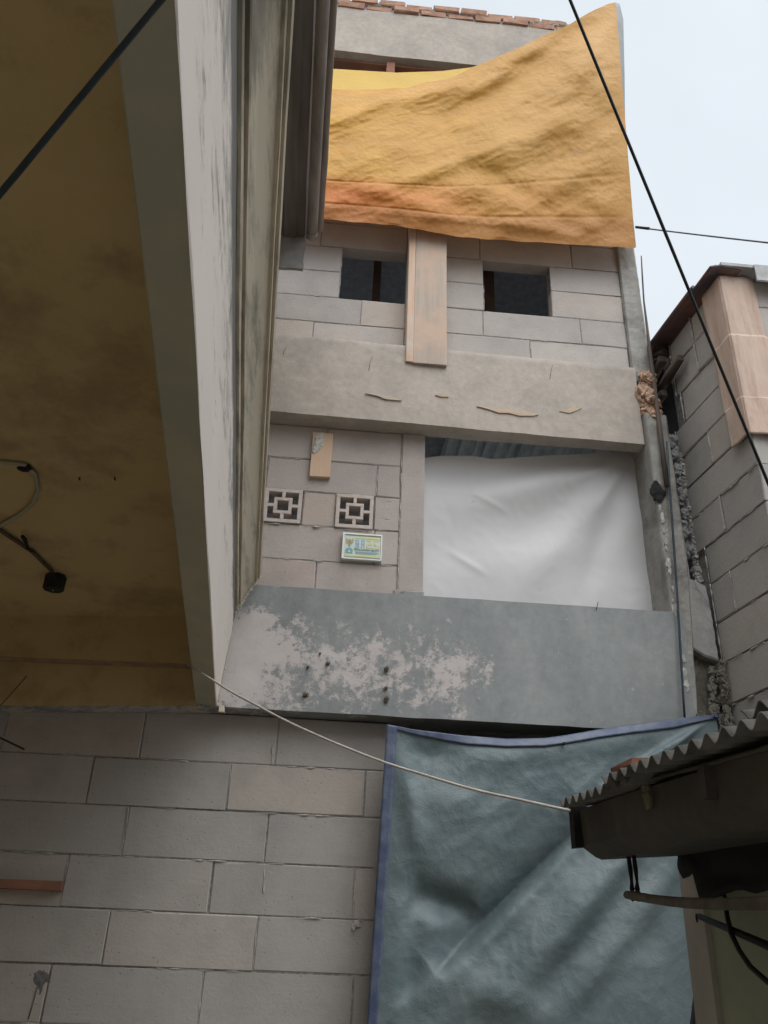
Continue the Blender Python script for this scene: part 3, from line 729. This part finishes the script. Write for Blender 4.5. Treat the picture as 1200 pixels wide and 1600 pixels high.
# end beams along the facade
m=MB()
def eb(y,z0f,z1f):
    m.grid(50,6,lambda u,v:Vector((-1.5+1.46*u,y+.003*noise.noise(Vector((u*8,v,y*9))),z0f(-1.5+1.46*u)*(1-v)+z1f(-1.5+1.46*u)*v)),True)
z_a=lambda x:2.53+TL*(x-.04); z_b=lambda x:2.692+.02*(x+.07)
eb(-.126,z_a,lambda x:z_b(x)+.0)
m.build('end_beam',M_yel,HL)
m=MB(); eb(-.205,lambda x:z_b(x),lambda x:cz(x,-.2)+.0)
m.build('drop_beam',M_yel,HL)
m=MB(); m.grid(50,2,lambda u,v:Vector((-1.5+1.46*u,-.205+.08*v,z_b(-1.5+1.46*u))))
m.build('drop_beam_underside',plain('underside_shade_brown',(.30,.20,.14),.9),HL)  # underside given a darker brown, its shade put into the colour
# left wall of the cream house
m=MB(); m.box(-1.62,-1.5,-4.6,-.0,0,3.3); m.box(-1.12,-1.0,-4.6,-.3,3.42,5.3); m.build('wall',M_yel,HL)
# upper eave
D2=(-.026,1,-.05)
def P2(px,py): q=at(px,py,-.4); return (q.x-D2[0]*(-.28),q.z-D2[2]*(-.28))
m=MB(); a=P2(476,371); m.loft([(-1.1,a[1]+.02),(-.3,a[1]+.01),(a[0]-.12,a[1]),(a[0]-.115,a[1]-.012),(a[0]-.05,a[1]-.012),(a[0]-.045,a[1]),(a[0]+.0,a[1]),(a[0]+.02,a[1]+.12),(-1.1,a[1]+.3)],-.4,-4.5,D2,40,True,.004)
n=N('dark_weathered_soffit'); c=n.mix(n.ramp(n.noise(3,7,.6,n.map(scale=(6,.5,2))),[(.35,0.),(.65,1.)]),(.10,.08,.07),(.155,.14,.13)); n.col(c); n.rough(.85); n.bump(n.noise(12),.3,.006); M_soff=n.m
m.build('upper_eave',M_soff,HL)
m=MB(); q1=P2(487,372); yy=[-.42-.15*i for i in range(28)]
Pd=lambda q,y:(q[0]+D2[0]*(y+.12),y,q[1]+D2[2]*(y+.12))
m.tube([Pd(q1,y) for y in yy],.030,16); m.tube([Pd(q1,-.41),Pd(q1,-.45)],.0335,16); m.build('gutter_pipe',plain('weathered_pipe',(.20,.175,.155),.6,6,.35,stretch=(3,.6,3)),HL)
m=MB(); q2=(q1[0]+.042,q1[1]+.045)
m.tube([Pd(q2,y) for y in yy],[.019 if abs((i%7)-3)>0 else .022 for i in range(28)],12); m.build('bamboo_pole',plain('grey_bamboo',(.23,.19,.16),.7,6,.3,stretch=(3,.6,3)),HL)
m=MB(); b0=at(430,372,-.4);b1=at(473,420,-.4)
def brd(u,v):
    x=b0.x-.3+(b1.x-b0.x+.3)*u; return Vector((x+(.006*noise.noise(Vector((v*5,0,0))) if u==1 else 0),-.4,b1.z+(b0.z+.03-b1.z)*v+(.01*noise.noise(Vector((u*6,0,0))) if v==0 else 0)))
m.grid(20,12,brd,False); o=m.build('end_board',plain('grey_end_board',(.22,.21,.20),.9,10,.3),HL,False); o.modifiers.new('t','SOLIDIFY').thickness=.02
# ceiling electrics
def onceil(px,py,off=.0):
    d=ray(px,py); p=CAM.copy(); t=.5
    lo,hi=.3,8
    for _ in range(40):
        t=(lo+hi)/2; q=CAM+d*t
        if q.z>cz(q.x,q.y)-off: hi=t
        else: lo=t
    return CAM+d*t
m=MB(); P=[onceil(x,y,.012) for x,y in [(-60,722),(0,722),(38,726),(55,740),(60,765),(52,785),(30,805),(5,818),(-40,850)]]
PP=[]
for a,b_ in zip(P,P[1:]): PP+=[a.lerp(b_,t) for t in (0,.33,.66)]
m.tube(PP+[P[-1]],.007,8,True,.2); o=m.build('bent_conduit',M_beamp); tag(o,'bent cream conduit curling across the dim ceiling at the left edge','conduit')
m=MB(); q=onceil(38,730,.012); m.lump(q,.017,4,(1.4,1,.7),2,.6); o=m.build('conduit_clip',M_dark,o) 
m=MB(); P=[onceil(x,y,.015) for x,y in [(-10,822),(20,842),(50,862),(82,893)]]; m.tube(P,.0075,8,True,.2)
jo=m.build('straight_conduit',M_timber); tag(jo,'straight dark conduit leading to the eight sided junction box','conduit')
JB=empty('junction_box','black eight sided junction box hanging under the cream ceiling','junction box',onceil(88,900,.0))
c0=onceil(88,900,.0)
m=MB(); k=8
def oc(r,z): return [Vector((c0.x+r*math.cos(R(22.5+45*i)),c0.y+r*math.sin(R(22.5+45*i)),c0.z-z)) for i in range(k)]
vs=oc(.042,0)+oc(.042,.06)+oc(.038,.062); fs=[(j*k+i,j*k+(i+1)%k,(j+1)*k+(i+1)%k,(j+1)*k+i) for j in range(2) for i in range(k)]+[tuple(2*k+i for i in range(k))]
m.add(vs,fs); m.build('box_body',plain('dirty_black_plastic',(.02,.018,.016),.6,30,.4),JB)
m=MB(); m.tube([c0+Vector((0,0,-.061)),c0+Vector((0,0,-.065))],.003,8); m.build('screw',M_cabw,JB)
m=MB(); m.tube([c0+Vector((-.04,.03,-.02)),c0+Vector((-.015,.012,-.02))],.013,10); m.build('inlet',M_timber,JB)
q=onceil(40,845,.03)
m=MB(); m.tube([q+Vector((.0,-.04,0)),q,q+Vector((-.004,.05,-.005))],[.007,.008,.004],6); 
m.tube([q+Vector((-.004,.05,-.005))+Vector((.012*math.cos(a)-.0,.015+.012*math.sin(a),-.005)) for a in [-2+.4*i for i in range(10)]],.0022,6)
o=m.build('tape_hook',M_dark); tag(o,'short dark hook of tape over the straight conduit','hook')
for (px,py),lab in (((125,745),'small bent nail in the ceiling right of the bent conduit'),((180,745),'curled nail in the ceiling farther right of the bent conduit')):
    q=onceil(px,py,.0); m=MB(); m.tube([q,q+Vector((0,0,-.012)),q+Vector((.006,-.01,-.018)),q+Vector((.004,-.02,-.016))],.0022,6); tag(m.build('ceiling_nail',M_dark),lab,'nail')
q=onceil(187,225,.0)
m=MB(); m.lump(q,.008,3,(1,1,.8)); tag(m.build('ceiling_nail',M_dark),'dark stub in the ceiling near the fallen line of the thick cable','nail')

# ---------------- low lean-to on the right
SH=empty('lean_to_shed','low dark shed with corrugated roof edge and deep gutter at the lower right','shed',(1.7,-2,0))
pitch=.0625
def corr(name,y_s,n,x_e,z_e,rise,run,mat,dy=0,sx=0,sz=0):
    m=MB(); k=10
    def f(u,v):
        L=n*pitch*u; y=y_s-L
        h=.0105*math.cos(2*math.pi*L/pitch)
        x=x_e+sx*L+run*v; z=z_e+sz*L+rise*v+h+.003*noise.noise(Vector((y*4,v*3,dy)))
        return Vector((x,y+dy*v,z))
    m.grid(n*k,10,f,True); o=m.build(name,mat,SH,False); o.modifiers.new('t','SOLIDIFY').thickness=.003
    return o
n=N('corroded_corrugated_sheet'); c=n.mix(n.ramp(n.noise(8,8,.7),[(.4,0.),(.62,1.)]),(.15,.145,.135),(.06,.058,.055)); n.col(c); n.rough(.75); n.bump(n.noise(40),.3,.003); M_corr=n.m
corr('corrugated_sheet',-1.545,9,1.18,1.966,.10,.9,M_corr,0,0,-.050)
corr('corrugated_sheet',-1.93,20,1.172,1.962,.10,.9,M_corr,0,0,-.048)
corr('corrugated_sheet',-2.57,9,1.20,1.957,.12,.9,M_corr,0,0,.012)
m=MB(); m.box(1.19,1.25,-2.09,-1.95,1.968,1.984,.003); m.build('wood_batten',M_brown,SH)
# deep gutter / fascia box
n=N('dark_gutter_metal'); c=n.mix(n.ramp(n.noise(3,8,.65),[(.4,0.),(.65,1.)]),(.05,.047,.043),(.10,.085,.07)); n.col(c); n.rough(.7); n.bump(n.noise(15),.3,.004); M_gdark=n.m
m=MB()
prof=[(1.245,1.957),(1.238,1.957),(1.245,1.865),(1.285,1.838),(1.30,1.833),(1.62,1.86),(1.62,1.957)]
vs=[];K=len(prof);ny=40
for i in range(ny+1):
    y=-1.50-2.2*i/ny
    for (x,z) in prof: vs.append(Vector((x,y,z-(.046 if z>1.95 else .031)*(i/ny)*2.2+.004*noise.noise(Vector((y*3,x*5,z*5))))))
m.add(vs,[(i*K+q,i*K+(q+1)%K,(i+1)*K+(q+1)%K,(i+1)*K+q) for i in range(ny) for q in range(K)]+[tuple(range(K))])
m.build('gutter_box',M_gdark,SH)
m=MB(); m.box(1.222,1.262,-1.53,-1.495,1.86,1.965,.003); m.build('gutter_end_cap',M_dark,SH)
m=MB(); m.tube([(1.232,-1.62-2.0*t,1.957-.046*2.0*t+.006*math.sin(t*9)) for t in [i/20 for i in range(21)]],.005,6,True,.4); m.build('edge_wire',M_gdark,SH)
m=MB(); q=(1.232,-2.05,1.905); m.lump(q,.012,1,(1,1,1.8)); m.lump((1.232,-2.05,1.93),.010,5,(1,1,1.8)); m.build('sealant_lump',plain('green_grey_mortar',(.16,.16,.11),.9),SH)
m=MB(); m.box(1.222,1.242,-2.36,-2.335,1.86,1.92,.002); m.build('gutter_strap',M_gdark,SH)
# sooty hanging sheet under the gutter and shed wall
m=MB()
def so(u,v): 
    y=-1.50-2.1*u; x=1.535+.02*noise.noise(Vector((y*5,v*2,0)))-.03*u
    zb=1.742+.02*noise.noise(Vector((y*7,0,3))); 
    if u<.045: zb=1.80+.01*math.sin(u*60)
    return Vector((x-.0,y,1.87*(1-v)+zb*v))
m.grid(60,12,so); o=m.build('sooty_board',M_dark,SH,False); o.modifiers.new('t','SOLIDIFY').thickness=.02
n=N('pale_green_wall_paint'); c=n.mix(n.ramp(n.noise(3,7),[(.35,0.),(.65,1.)]),(.25,.285,.215),(.32,.35,.27)); n.col(c); n.rough(.85); n.bump(n.noise(12),.2,.006); M_green=n.m
n=N('pale_corner_plaster'); c=n.mix(n.ramp(n.noise(5,7),[(.35,0.),(.65,1.)]),(.42,.40,.36),(.34,.33,.30)); n.col(c); n.rough(.85); n.bump(n.noise(20),.3,.006); M_pale=n.m
m=MB(); m.block(1.548,1.60,.0,1.84,-1.442,.3,.004) if 0 else None
m=MB(); m.box(1.552,1.75,-1.53,-1.40,0,1.85,.003); m.build('corner_pier',M_pale,SH)
m=MB(); m.box(1.566,1.75,-4.2,-1.532,0,1.84,.002); m.build('shed_wall',M_green,SH)
m=MB(); m.box(1.62,3.2,-4.2,-1.4,1.86,1.955); m.build('roof_deck',M_dark,SH)
m=MB(); 
q=at(1077,1443,-1.52); m.lump((1.55,-1.49,1.70),.006,3,(.5,.6,2))
m.build('wall_chip',M_dark,SH)
# hanging pipe with hangers
HP=empty('hanging_pipe','thin horizontal pipe hung on two straps under the shed gutter','pipe',(1.35,-1.6,1.745))
pa=Vector((1.352,-1.53,1.747)); pb=Vector((1.205,-2.70,1.678))
ps=[pa.lerp(pb,i/20)+Vector((0,0,-.012*math.sin(math.pi*i/20))) for i in range(21)]
m=MB(); m.tube(ps,.0105,12,True,.1); m.build('pipe',plain('grimy_pipe',(.10,.085,.065),.7,10,.5),HP)
for t,dx in ((.05,.0),(.10,.0)):
    m=MB(); p=pa.lerp(pb,t); m.tube([p+Vector((-.01,-.02,.115)),p+Vector((-.004,-.012,.06)),p+Vector((0,-.004,.03)),p+Vector((0,0,.012))],[.0045,.006,.0035,.007],6,True,.4)
    m.tube([p+Vector((0,.013*math.cos(a),.013*math.sin(a))) for a in [i*.7 for i in range(10)]],.003,6)
    m.build('hanger_strap',M_dark,HP)
m=MB(); P=[Vector((1.47,-1.80,1.75)),Vector((1.45,-1.82,1.70)),Vector((1.43,-1.86,1.64)),Vector((1.40,-1.95,1.58)),Vector((1.36,-2.05,1.53)),Vector((1.33,-2.2,1.50))]
P=[at(*a) for a in [(1132,1400,-1.75),(1136,1430,-1.77),(1142,1458,-1.8),(1155,1485,-1.84),(1172,1510,-1.88),(1200,1535,-1.95),(1240,1560,-2.05)]]
m.tube(P,.006,8,True,.1); tag(m.build('cable',M_cabl),'thick black cable drooping from the hanging pipe over the green wall','cable')
m=MB(); m.tube([at(1093,1432,-1.62),at(1150,1456,-1.8),at(1215,1484,-2.0)],[.008,.009,.010],6,True,.1); tag(m.build('wooden_bar',M_cabl),'dark slanting bar crossing the drooping cable on the green wall','bar')

# ================================================================== TARPS
def pl(pts,s):
    # piecewise-linear over arc parameter of x pixels (list of (px,py)), smooth
    L=[0]
    for a,b_ in zip(pts,pts[1:]): L.append(L[-1]+math.hypot(b_[0]-a[0],b_[1]-a[1]))
    t=s*L[-1]
    for i in range(len(pts)-1):
        if t<=L[i+1] or i==len(pts)-2:
            k=(t-L[i])/(L[i+1]-L[i]); a,b_=pts[i],pts[i+1]
            return (a[0]+(b_[0]-a[0])*k,a[1]+(b_[1]-a[1])*k)
def plx(pts,x):
    for a,b_ in zip(pts,pts[1:]):
        if x<=b_[0]: break
    k=(x-a[0])/(b_[0]-a[0]); return a[1]+(b_[1]-a[1])*k
def fold(P,A,B,w,h,side_=0):
    # ridge (h>0) along the segment A-B in (x,z); sharper on one side
    ab=(B[0]-A[0],B[1]-A[1]);L=math.hypot(*ab);ux,uz=ab[0]/L,ab[1]/L
    dx,dz=P[0]-A[0],P[1]-A[1]; t=(dx*ux+dz*uz)/L; d=dx*-uz+dz*ux
    q=max(0,-t,t-1)*L/(w*1.2); tt=max(0,min(1,t))
    e=(.15+.85*math.sin(math.pi*min(1,max(0,tt)))**.8)*math.exp(-q*q)
    if side_>0: ww=w if d>0 else w*.22
    elif side_<0: ww=w if d<0 else w*.22
    else: ww=w
    return h*e*math.exp(-abs(d)/ww*1.2 if side_ else -(d/ww)**2)
# --- orange tarp
topE=[(410,144),(512.7,140),(573,140),(634,137.7),(667,128),(699,123.7),(727,110),(760,96),(779,89),(830,65),(891,37),(928,16),(950,6),(962,3.5)]
botE=[(410,330),(497,342),(560,347),(612,352),(657,359),(700,367),(760,374),(830,378),(910,383),(993,387)]
OF=[((720,128),(470,205),.10,.030,0),((960,10),(640,250),.16,-.045,0),((965,40),(800,280),.10,.035,0),((985,380),(820,300),.07,.022,0),((985,370),(700,260),.09,-.022,0),((640,150),(480,260),.09,-.025,0),
    ((800,230),(580,310),.06,.022,0),((990,380),(780,345),.05,.016,0),((700,330),(560,300),.06,.018,0),((880,60),(700,180),.08,.02,0),((560,330),(830,352),.04,.008,0),((968,120),(985,350),.04,-.02,0)]
OFw=[]
for a,b_,w,h,sd_ in OF:
    A=at(*a,-.2);B=at(*b_,-.2); OFw.append(((A.x,A.z),(B.x,B.z),w,h,sd_))
def ofn(u,v):
    a=pl(topE,u**.9);b_=pl(botE,u)
    px=a[0]+(b_[0]-a[0])*v; py=a[1]+(b_[1]-a[1])*v
    Y=-.15-.09*math.sin(v*2.4)*(1-u)-.20*(1-v)*u**1.5-.05*math.sin(v*3.1)*u
    q=at(px,py,Y); k=min(1,8*u,12*(1-u)+.15)*min(1,9*(1-v)+.25,10*v+.2)
    d=sum(fold((q.x,q.z),*f) for f in OFw)
    rot=Vector((q.x*.8+q.z*.6,0,q.z*.8-q.x*.6))
    d+=.030*noise.noise(Vector((rot.x*1.6,3,rot.z*4.5)))+.012*noise.noise(Vector((rot.x*4,1,rot.z*8)))
    d+=.0035*(1-2*abs(noise.noise(Vector((rot.x*8,5,rot.z*16)))))+.0018*(1-2*abs(noise.noise(Vector((rot.x*20,8,rot.z*30)))))
    # sewn seams across the sheet
    for s_ in (.70,.875): d+=-.004*math.exp(-((v-s_)/.006)**2)
    return at(px,py+ (2.0*noise.noise(Vector((px*.03,0,0))) if v>.99 or v<.01 else 0),Y-d*k)
T=empty('orange_tarp','faded orange tarpaulin stretched across the open top storey','tarpaulin',tuple(at(750,380,-.15)))
m=MB(); m.grid(230,150,ofn); m.build('sheet',M_orange,T,False)
m=MB()
def obk(u,v):
    px=410+(760-410)*u; y0=plx([(400,103),(512,107),(620,113.5),(690,111),(737,105),(800,85)],px); py=y0+(55)*v
    return at(px,py,.0-.12*v+.01*noise.noise(Vector((u*8,v*3,2))))
m.grid(60,14,obk); m.build('folded_strip',M_orback,T,False)
m=MB()
def ohm(u,v):
    c=pl([(962,3.5),(968,5),(974,30),(976,120),(977,220),(985,300),(994,386)],v)
    e=pl([(955,6),(957,8),(960,40),(963,120),(967,240),(976,300),(988,384)],v); Y=-.15-.05*math.sin(v*3.1)-.20*(1-v)
    return at(e[0]+(c[0]-e[0])*u,e[1]+(c[1]-e[1])*u,Y+.02+.05*u+.006*noise.noise(Vector((v*20,u*2,0))))
m.grid(8,60,ohm); m.build('side_hem',M_grback,T,False)
# --- white sheet
Wt=[(655,716),(690,712),(740,712),(768,717),(800,715),(860,711),(920,708),(960,704),(990,701)]
m=MB()
z_b0=3.12
WF=[((985,712),(700,800),.10,.020,0),((990,705),(660,740),.10,-.022,0),((985,712),(780,960),.10,.020,0),((985,712),(900,950),.07,-.014,0),((660,905),(1010,840),.12,.008,0),((988,708),(880,760),.03,.008,0),((988,708),(930,800),.025,.007,0),((700,860),(760,900),.02,.004,0),((735,770),(790,800),.015,.003,0),((990,710),(780,860),.12,-.010,0)]
WFw=[((at(*a,.1).x,at(*a,.1).z),(at(*b_,.1).x,at(*b_,.1).z),w,h,s_) for a,b_,w,h,s_ in WF]
def wfn(u,v):
    px=652+(992-652)*u; a=at(px,plx(Wt,px),.1); x=a.x+.0; z=a.z+(3.10-a.z)*v; xr=x+(.012*v*u)
    d=sum(fold((x,z),*f) for f in WFw)+.012*noise.noise(Vector((x*2.2,0,z*2.6)))+.0009*(1-2*abs(noise.noise(Vector((x*12,4,z*12)))))
    return Vector((xr,.1-d*1.2*min(1,6*v+.2),z))
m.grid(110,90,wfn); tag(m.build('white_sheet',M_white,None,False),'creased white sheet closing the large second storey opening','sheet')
# --- blue grey tarp
BT=empty('blue_grey_tarp','crinkled blue grey tarpaulin with blue hem over the ground floor opening','tarpaulin',(1.4,-.14,.3))
tp=[(598,1133),(640,1141),(720,1151),(790,1157),(850,1156),(880,1152),(933,1143),(985,1135),(1029,1129),(1080,1122),(1119,1118)]
BFp=[((925,1275),(680,1522),.15,-.16,-1),((925,1280),(690,1520),.05,.03,1),((690,1512),(600,1600),.10,.02,1),((1116,1120),(930,1235),.05,.030,1),((1116,1120),(1010,1200),.03,.022,-1),((1116,1122),(1085,1260),.03,.02,0),
 ((1110,1125),(720,1180),.07,.035,0),((720,1180),(625,1165),.06,-.02,0),((1000,1300),(760,1600),.07,.035,0),((1060,1340),(860,1600),.06,.03,0),((940,1300),(700,1560),.05,-.03,0),((1030,1320),(800,1600),.05,-.02,0),
 ((620,1160),(650,1330),.05,.025,0),((650,1330),(640,1600),.05,-.02,0),((612,1230),(760,1270),.07,.012,0),((640,1395),(745,1425),.06,-.07,0),((750,1415),(705,1490),.06,-.03,0),((690,1512),(870,1600),.07,.02,0)]
BF=[((at(*a,-.15).x,at(*a,-.15).z),(at(*b_,-.15).x,at(*b_,-.15).z),w,h,s_) for a,b_,w,h,s_ in BFp]
def btop(u):
    px=600+(1119-600)*u; p=at(px,plx(tp,px),-.15); return p
def bfn(u,v,e=0):
    a=btop(u); z0=a.z; zb=.3; vv=v**1.15
    z=z0+(zb-z0)*vv
    xl=.815-.036*((2.46-z)/1.12) if 1 else 0
    xr=2.34 if z>2.55 else 2.34-.30*((2.55-z)/1.2)**1.1
    uu=(a.x-btop(0).x)/(btop(1).x-btop(0).x)
    x=xl+(xr-xl)*uu
    d=sum(fold((x,z),*f) for f in BF)
    r1=Vector((x*.7+z*.7,0,z*.7-x*.7))
    d+=.018*noise.noise(Vector((r1.x*1.6,2,r1.z*5)))+.005*noise.noise(Vector((r1.x*5,2,r1.z*9)))+.0045*(1-2*abs(noise.noise(Vector((r1.x*5,5,r1.z*10)))))+.0014*(1-2*abs(noise.noise(Vector((r1.x*16,5,r1.z*22)))))
    k=min(1,10*uu+.1,8*(1-uu)+.1)*min(1,12*v+.15)
    return Vector((x,-.155-.06*math.sin(min(1,v*1.6)*3.14)*math.sin(uu*3.14)-d*k-e,z))
m=MB(); m.grid(200,230,bfn); m.build('sheet',M_blue,BT,False)
m=MB(); m.grid(160,6,lambda u,v:bfn(min(u,.9999),v*.03*(.35+.65*min(1,4*u)*min(1,6*(1-u)+.2)),.006)+Vector((0,0,.002)))
o=m.build('top_hem',M_bhem,BT,False); o.modifiers.new('t','SOLIDIFY').thickness=.004
m=MB(); m.grid(4,200,lambda u,v:bfn(u*.032-.004*(1),v,.007))
o=m.build('side_hem',M_bhem,BT,False); o.modifiers.new('t','SOLIDIFY').thickness=.004
m=MB()
for px,py in ((882,1161),):
    p=at(px,py,-.21); m.tube([p,p+Vector((0,.02,0))],.006,8)
m.build('eyelet',M_dark,BT)
p=at(1118,1119,-.16); m=MB(); m.lump(p,.014,3,(1.3,1,.9),2,.9); m.tube([p,p+Vector((.02,.05,.02))],.004,6); m.build('corner_knot',M_bhem,BT)
# dark ground floor room lining behind the tarp is the house interior itself

# ---------------- plaque
PL=empty('wall_plaque','small pale plaque with emblems and lettering fixed under the right vent block','sign',(.66,-.012,3.33))
sx0,sx1,sz0,sz1=.563,.766,3.337,3.482
y=-.022
m=MB(); m.block(sx0,sx1,sz0,sz1,y,.02,.002,None,0); m.build('backing',plain('plaque_white',(.62,.63,.60),.4,10,.05),PL)
m=MB(); m.block(sx0+.013,sx1-.008,sz0+.012,sz1-.014,y-.003,.003,.0008,None,0); pn_=m.build('panel',plain('plaque_face',(.50,.58,.52),.4,10,.06),PL)
m=MB(); m.box(sx0,sx0+.009,y-.009,y,sz0,sz1); m.box(sx0+.009,sx1,y-.007,y,sz1-.008,sz1);m.box(sx1-.006,sx1,y-.007,y,sz0,sz1-.008); m.box(sx0+.009,sx1-.006,y-.006,y,sz0,sz0+.005); m.build('clear_frame',plain('plaque_rim',(.66,.67,.64),.3,10,.05),PL)
def mk(name,c,boxes,par,yy=None):
    mm_=MB(); yy=y-.0045 if yy is None else yy
    for a,c_,d,e in boxes: mm_.box(a,c_,yy,yy+.0012,d,e)
    return mm_.build(name,plain(name+'_paint',c,.5,10,.08),par)
A0,B0=sx0+.016,sz0+.015; WW,HH=(sx1-.01)-A0,(sz1-.017)-B0
bx=lambda a,c,d,e:(A0+a*WW,A0+c*WW,B0+d*HH,B0+e*HH)
mk('yellow_stripe',(.55,.55,.28),[bx(0,1,.0,.09)],pn_); mk('yellow_stripe',(.55,.55,.28),[bx(0.25,1,.90,.98)],pn_)
mk('yellow_number',(.55,.52,.30),[bx(.60,.76,.80,.86),bx(.70,.76,.66,.80),bx(.60,.76,.60,.66),bx(.60,.66,.50,.60),bx(.60,.77,.44,.50),bx(.82,.96,.80,.86),bx(.82,.87,.62,.80),bx(.82,.96,.58,.64),bx(.91,.96,.50,.58),bx(.81,.96,.44,.50)],pn_)
mk('blue_characters',(.28,.38,.50),[bx(.28,.39,.78,.84),bx(.28,.32,.66,.78),bx(.35,.39,.66,.78),bx(.28,.40,.60,.65),bx(.29,.40,.44,.56),bx(.45,.48,.44,.84),bx(.52,.55,.44,.84),bx(.48,.52,.78,.84),bx(.48,.52,.60,.66)],pn_)
mk('small_text_lines',(.30,.45,.50),[bx(.30,.95,.235,.26),bx(.30,.97,.19,.21),bx(.30,.9,.145,.165)],pn_)
# garuda-like national emblem: spread wings, shield, tail
def poly(mm_,pts,yy,th=.0014):
    k=len(pts); mm_.add([Vector((a,yy,c)) for a,c in pts]+[Vector((a,yy+th,c)) for a,c in pts],[tuple(range(k))]+[(i,(i+1)%k,k+(i+1)%k,k+i) for i in range(k)])
cx,cz_=A0+.115*WW,B0+.70*HH; s_=.021
mm_=MB()
for sg in (-1,1):
    poly(mm_,[(cx+sg*a*s_,cz_+b_*s_) for a,b_ in [(.1,.35),(.45,.75),(.7,.95),(.95,.9),(.98,.55),(.93,.1),(.8,-.3),(.55,-.6),(.35,-.45),(.15,-.1)]],y-.0045)
poly(mm_,[(cx+a*s_,cz_+b_*s_) for a,b_ in [(-.12,-.3),(.12,-.3),(.35,-.95),(0,-1.1),(-.35,-.95)]],y-.0047)
poly(mm_,[(cx+a*s_,cz_+b_*s_) for a,b_ in [(-.14,.4),(.14,.4),(.2,.75),(.05,1),(-.22,.85)]],y-.0049)
mm_.build('eagle_emblem',plain('gold_paint',(.36,.32,.18),.5),pn_)
mm_=MB(); poly(mm_,[(cx+a*s_,cz_+b_*s_) for a,b_ in [(-.3,.35),(.3,.35),(.3,-.05),(0,-.42),(-.3,-.05)]],y-.0052); mm_.build('emblem_shield',plain('shield_red',(.30,.20,.15),.5),pn_)
cz2=B0+.27*HH
mm_=MB(); poly(mm_,[(cx+a*s_,cz2+b_*s_) for a,b_ in [(-.85,-.65),(.85,-.65),(.92,.15),(.6,.6),(0,.9),(-.6,.6),(-.92,.15)]],y-.0045); mm_.build('city_emblem',plain('teal_paint',(.17,.33,.35),.5),pn_)
mm_=MB(); poly(mm_,[(cx+a*s_,cz2+b_*s_) for a,b_ in [(-.35,-.4),(.35,-.4),(.25,-.2),(.07,-.1),(.05,.6),(-.05,.6),(-.07,-.1),(-.25,-.2)]],y-.0052); mm_.build('emblem_tower',plain('pale_cyan',(.45,.65,.65),.5),pn_)
tc=bpy.data.curves.new('plaque_text','FONT'); tc.body='PEMUKIMAN SEHAT'; tc.size=.0145; tc.align_x='CENTER'; tc.extrude=.0006
to=bpy.data.objects.new('tmp_text',tc); COL.objects.link(to); dg=bpy.context.evaluated_depsgraph_get(); me=bpy.data.meshes.new_from_object(to.evaluated_get(dg)); bpy.data.objects.remove(to)
to=bpy.data.objects.new('text_line',me); COL.objects.link(to); me.materials.append(plain('text_ink',(.12,.12,.16),.6))
me.transform(Matrix.Translation((A0+.62*WW,y-.0048,B0+.305*HH))@Matrix.Rotation(R(90),4,'X')); to.parent=pn_

# ---------------- cables
def catenary(a,b_,sag,n=40): return [Vector(a).lerp(Vector(b_),i/n)+Vector((0,0,-4*sag*(i/n)*(1-i/n))) for i in range(n+1)]
dep=lambda px,py,Dp:CAM+ray(px,py)*Dp
M_=lambda pts,r,mat,name,lab,cat='cable':tag((lambda m:(m.tube(pts,r,10,True,.08),m)[1])(MB()).build(name,mat),lab,cat)
a=dep(0,303,1.0);b_=dep(252,0,1.0); M_(catenary(a+(a-b_)*1.0,b_+(b_-a)*1.2,.0),.0042,M_cabl,'overhead_cable','thick dark cable crossing close under the ceiling at the upper left')
a=dep(892,0,1.9);b_=dep(1200,752,1.9); M_(catenary(a+(a-b_)*.6,b_+(b_-a)*.4,.012),.0036,M_cabl,'overhead_cable','long taut dark cable slanting down across the sky on the right')
a=at(994,355,-.12);b_=at(1200,378,-1.0); M_(catenary(a,a+(b_-a)*1.6,.006),.0045,plain('grey_cable',(.07,.08,.09),.5),'overhead_cable','short dark cable leaving the orange tarp corner towards the right')
m=MB(); m.tube([a,a.lerp(b_,.12)],.009,8,True,.3); m.build('splice_sleeve',M_cabl,bpy.data.objects['overhead_cable.002'])
a=Vector((-.028,-.60,2.574));b_=Vector((1.232,-1.515,1.952))
M_([p+Vector((0,0,.003*noise.noise(p*6))) for p in catenary(a,b_,.075)],.0042,M_cabw,'service_cable','sagging pale cable from the slab edge to the shed gutter')
# small bits at the left of the lower wall
m=MB(); p=at(-20,1374,-.02);q=at(99,1385,-.02)
m.box(p.x,q.x,-.045,0.004,q.z-.020,q.z+.018,.003); tag(m.build('wood_strip',M_brown),'reddish wood strip jutting from the lower block wall at the left edge','wood strip')
m=MB(); m.tube([at(-30,1135,-.2),at(12,1090,-.22),at(42,1056,-.24)],.0025,6,True,.3); tag(m.build('rebar_wire',M_timber),'rusty wire poking up over the yellow end beam at the left edge','wire')
m=MB(); m.tube([at(-30,1140,-.1),at(5,1155,-.1),at(38,1171,-.1)],.004,6,True,.3); tag(m.build('rebar_wire',M_cabl),'black wire end below the yellow end beam at the left edge','wire')

# ---------------- unseen wall added behind the viewer to shape the alley light
OB=empty('added_rear_wall','unseen plain wall added behind the viewer to shade the alley','house',(0,-9,0))
m=MB(); m.box(-4,6,-8.2,-8,0,6.5); m.build('wall',M_conc,OB)
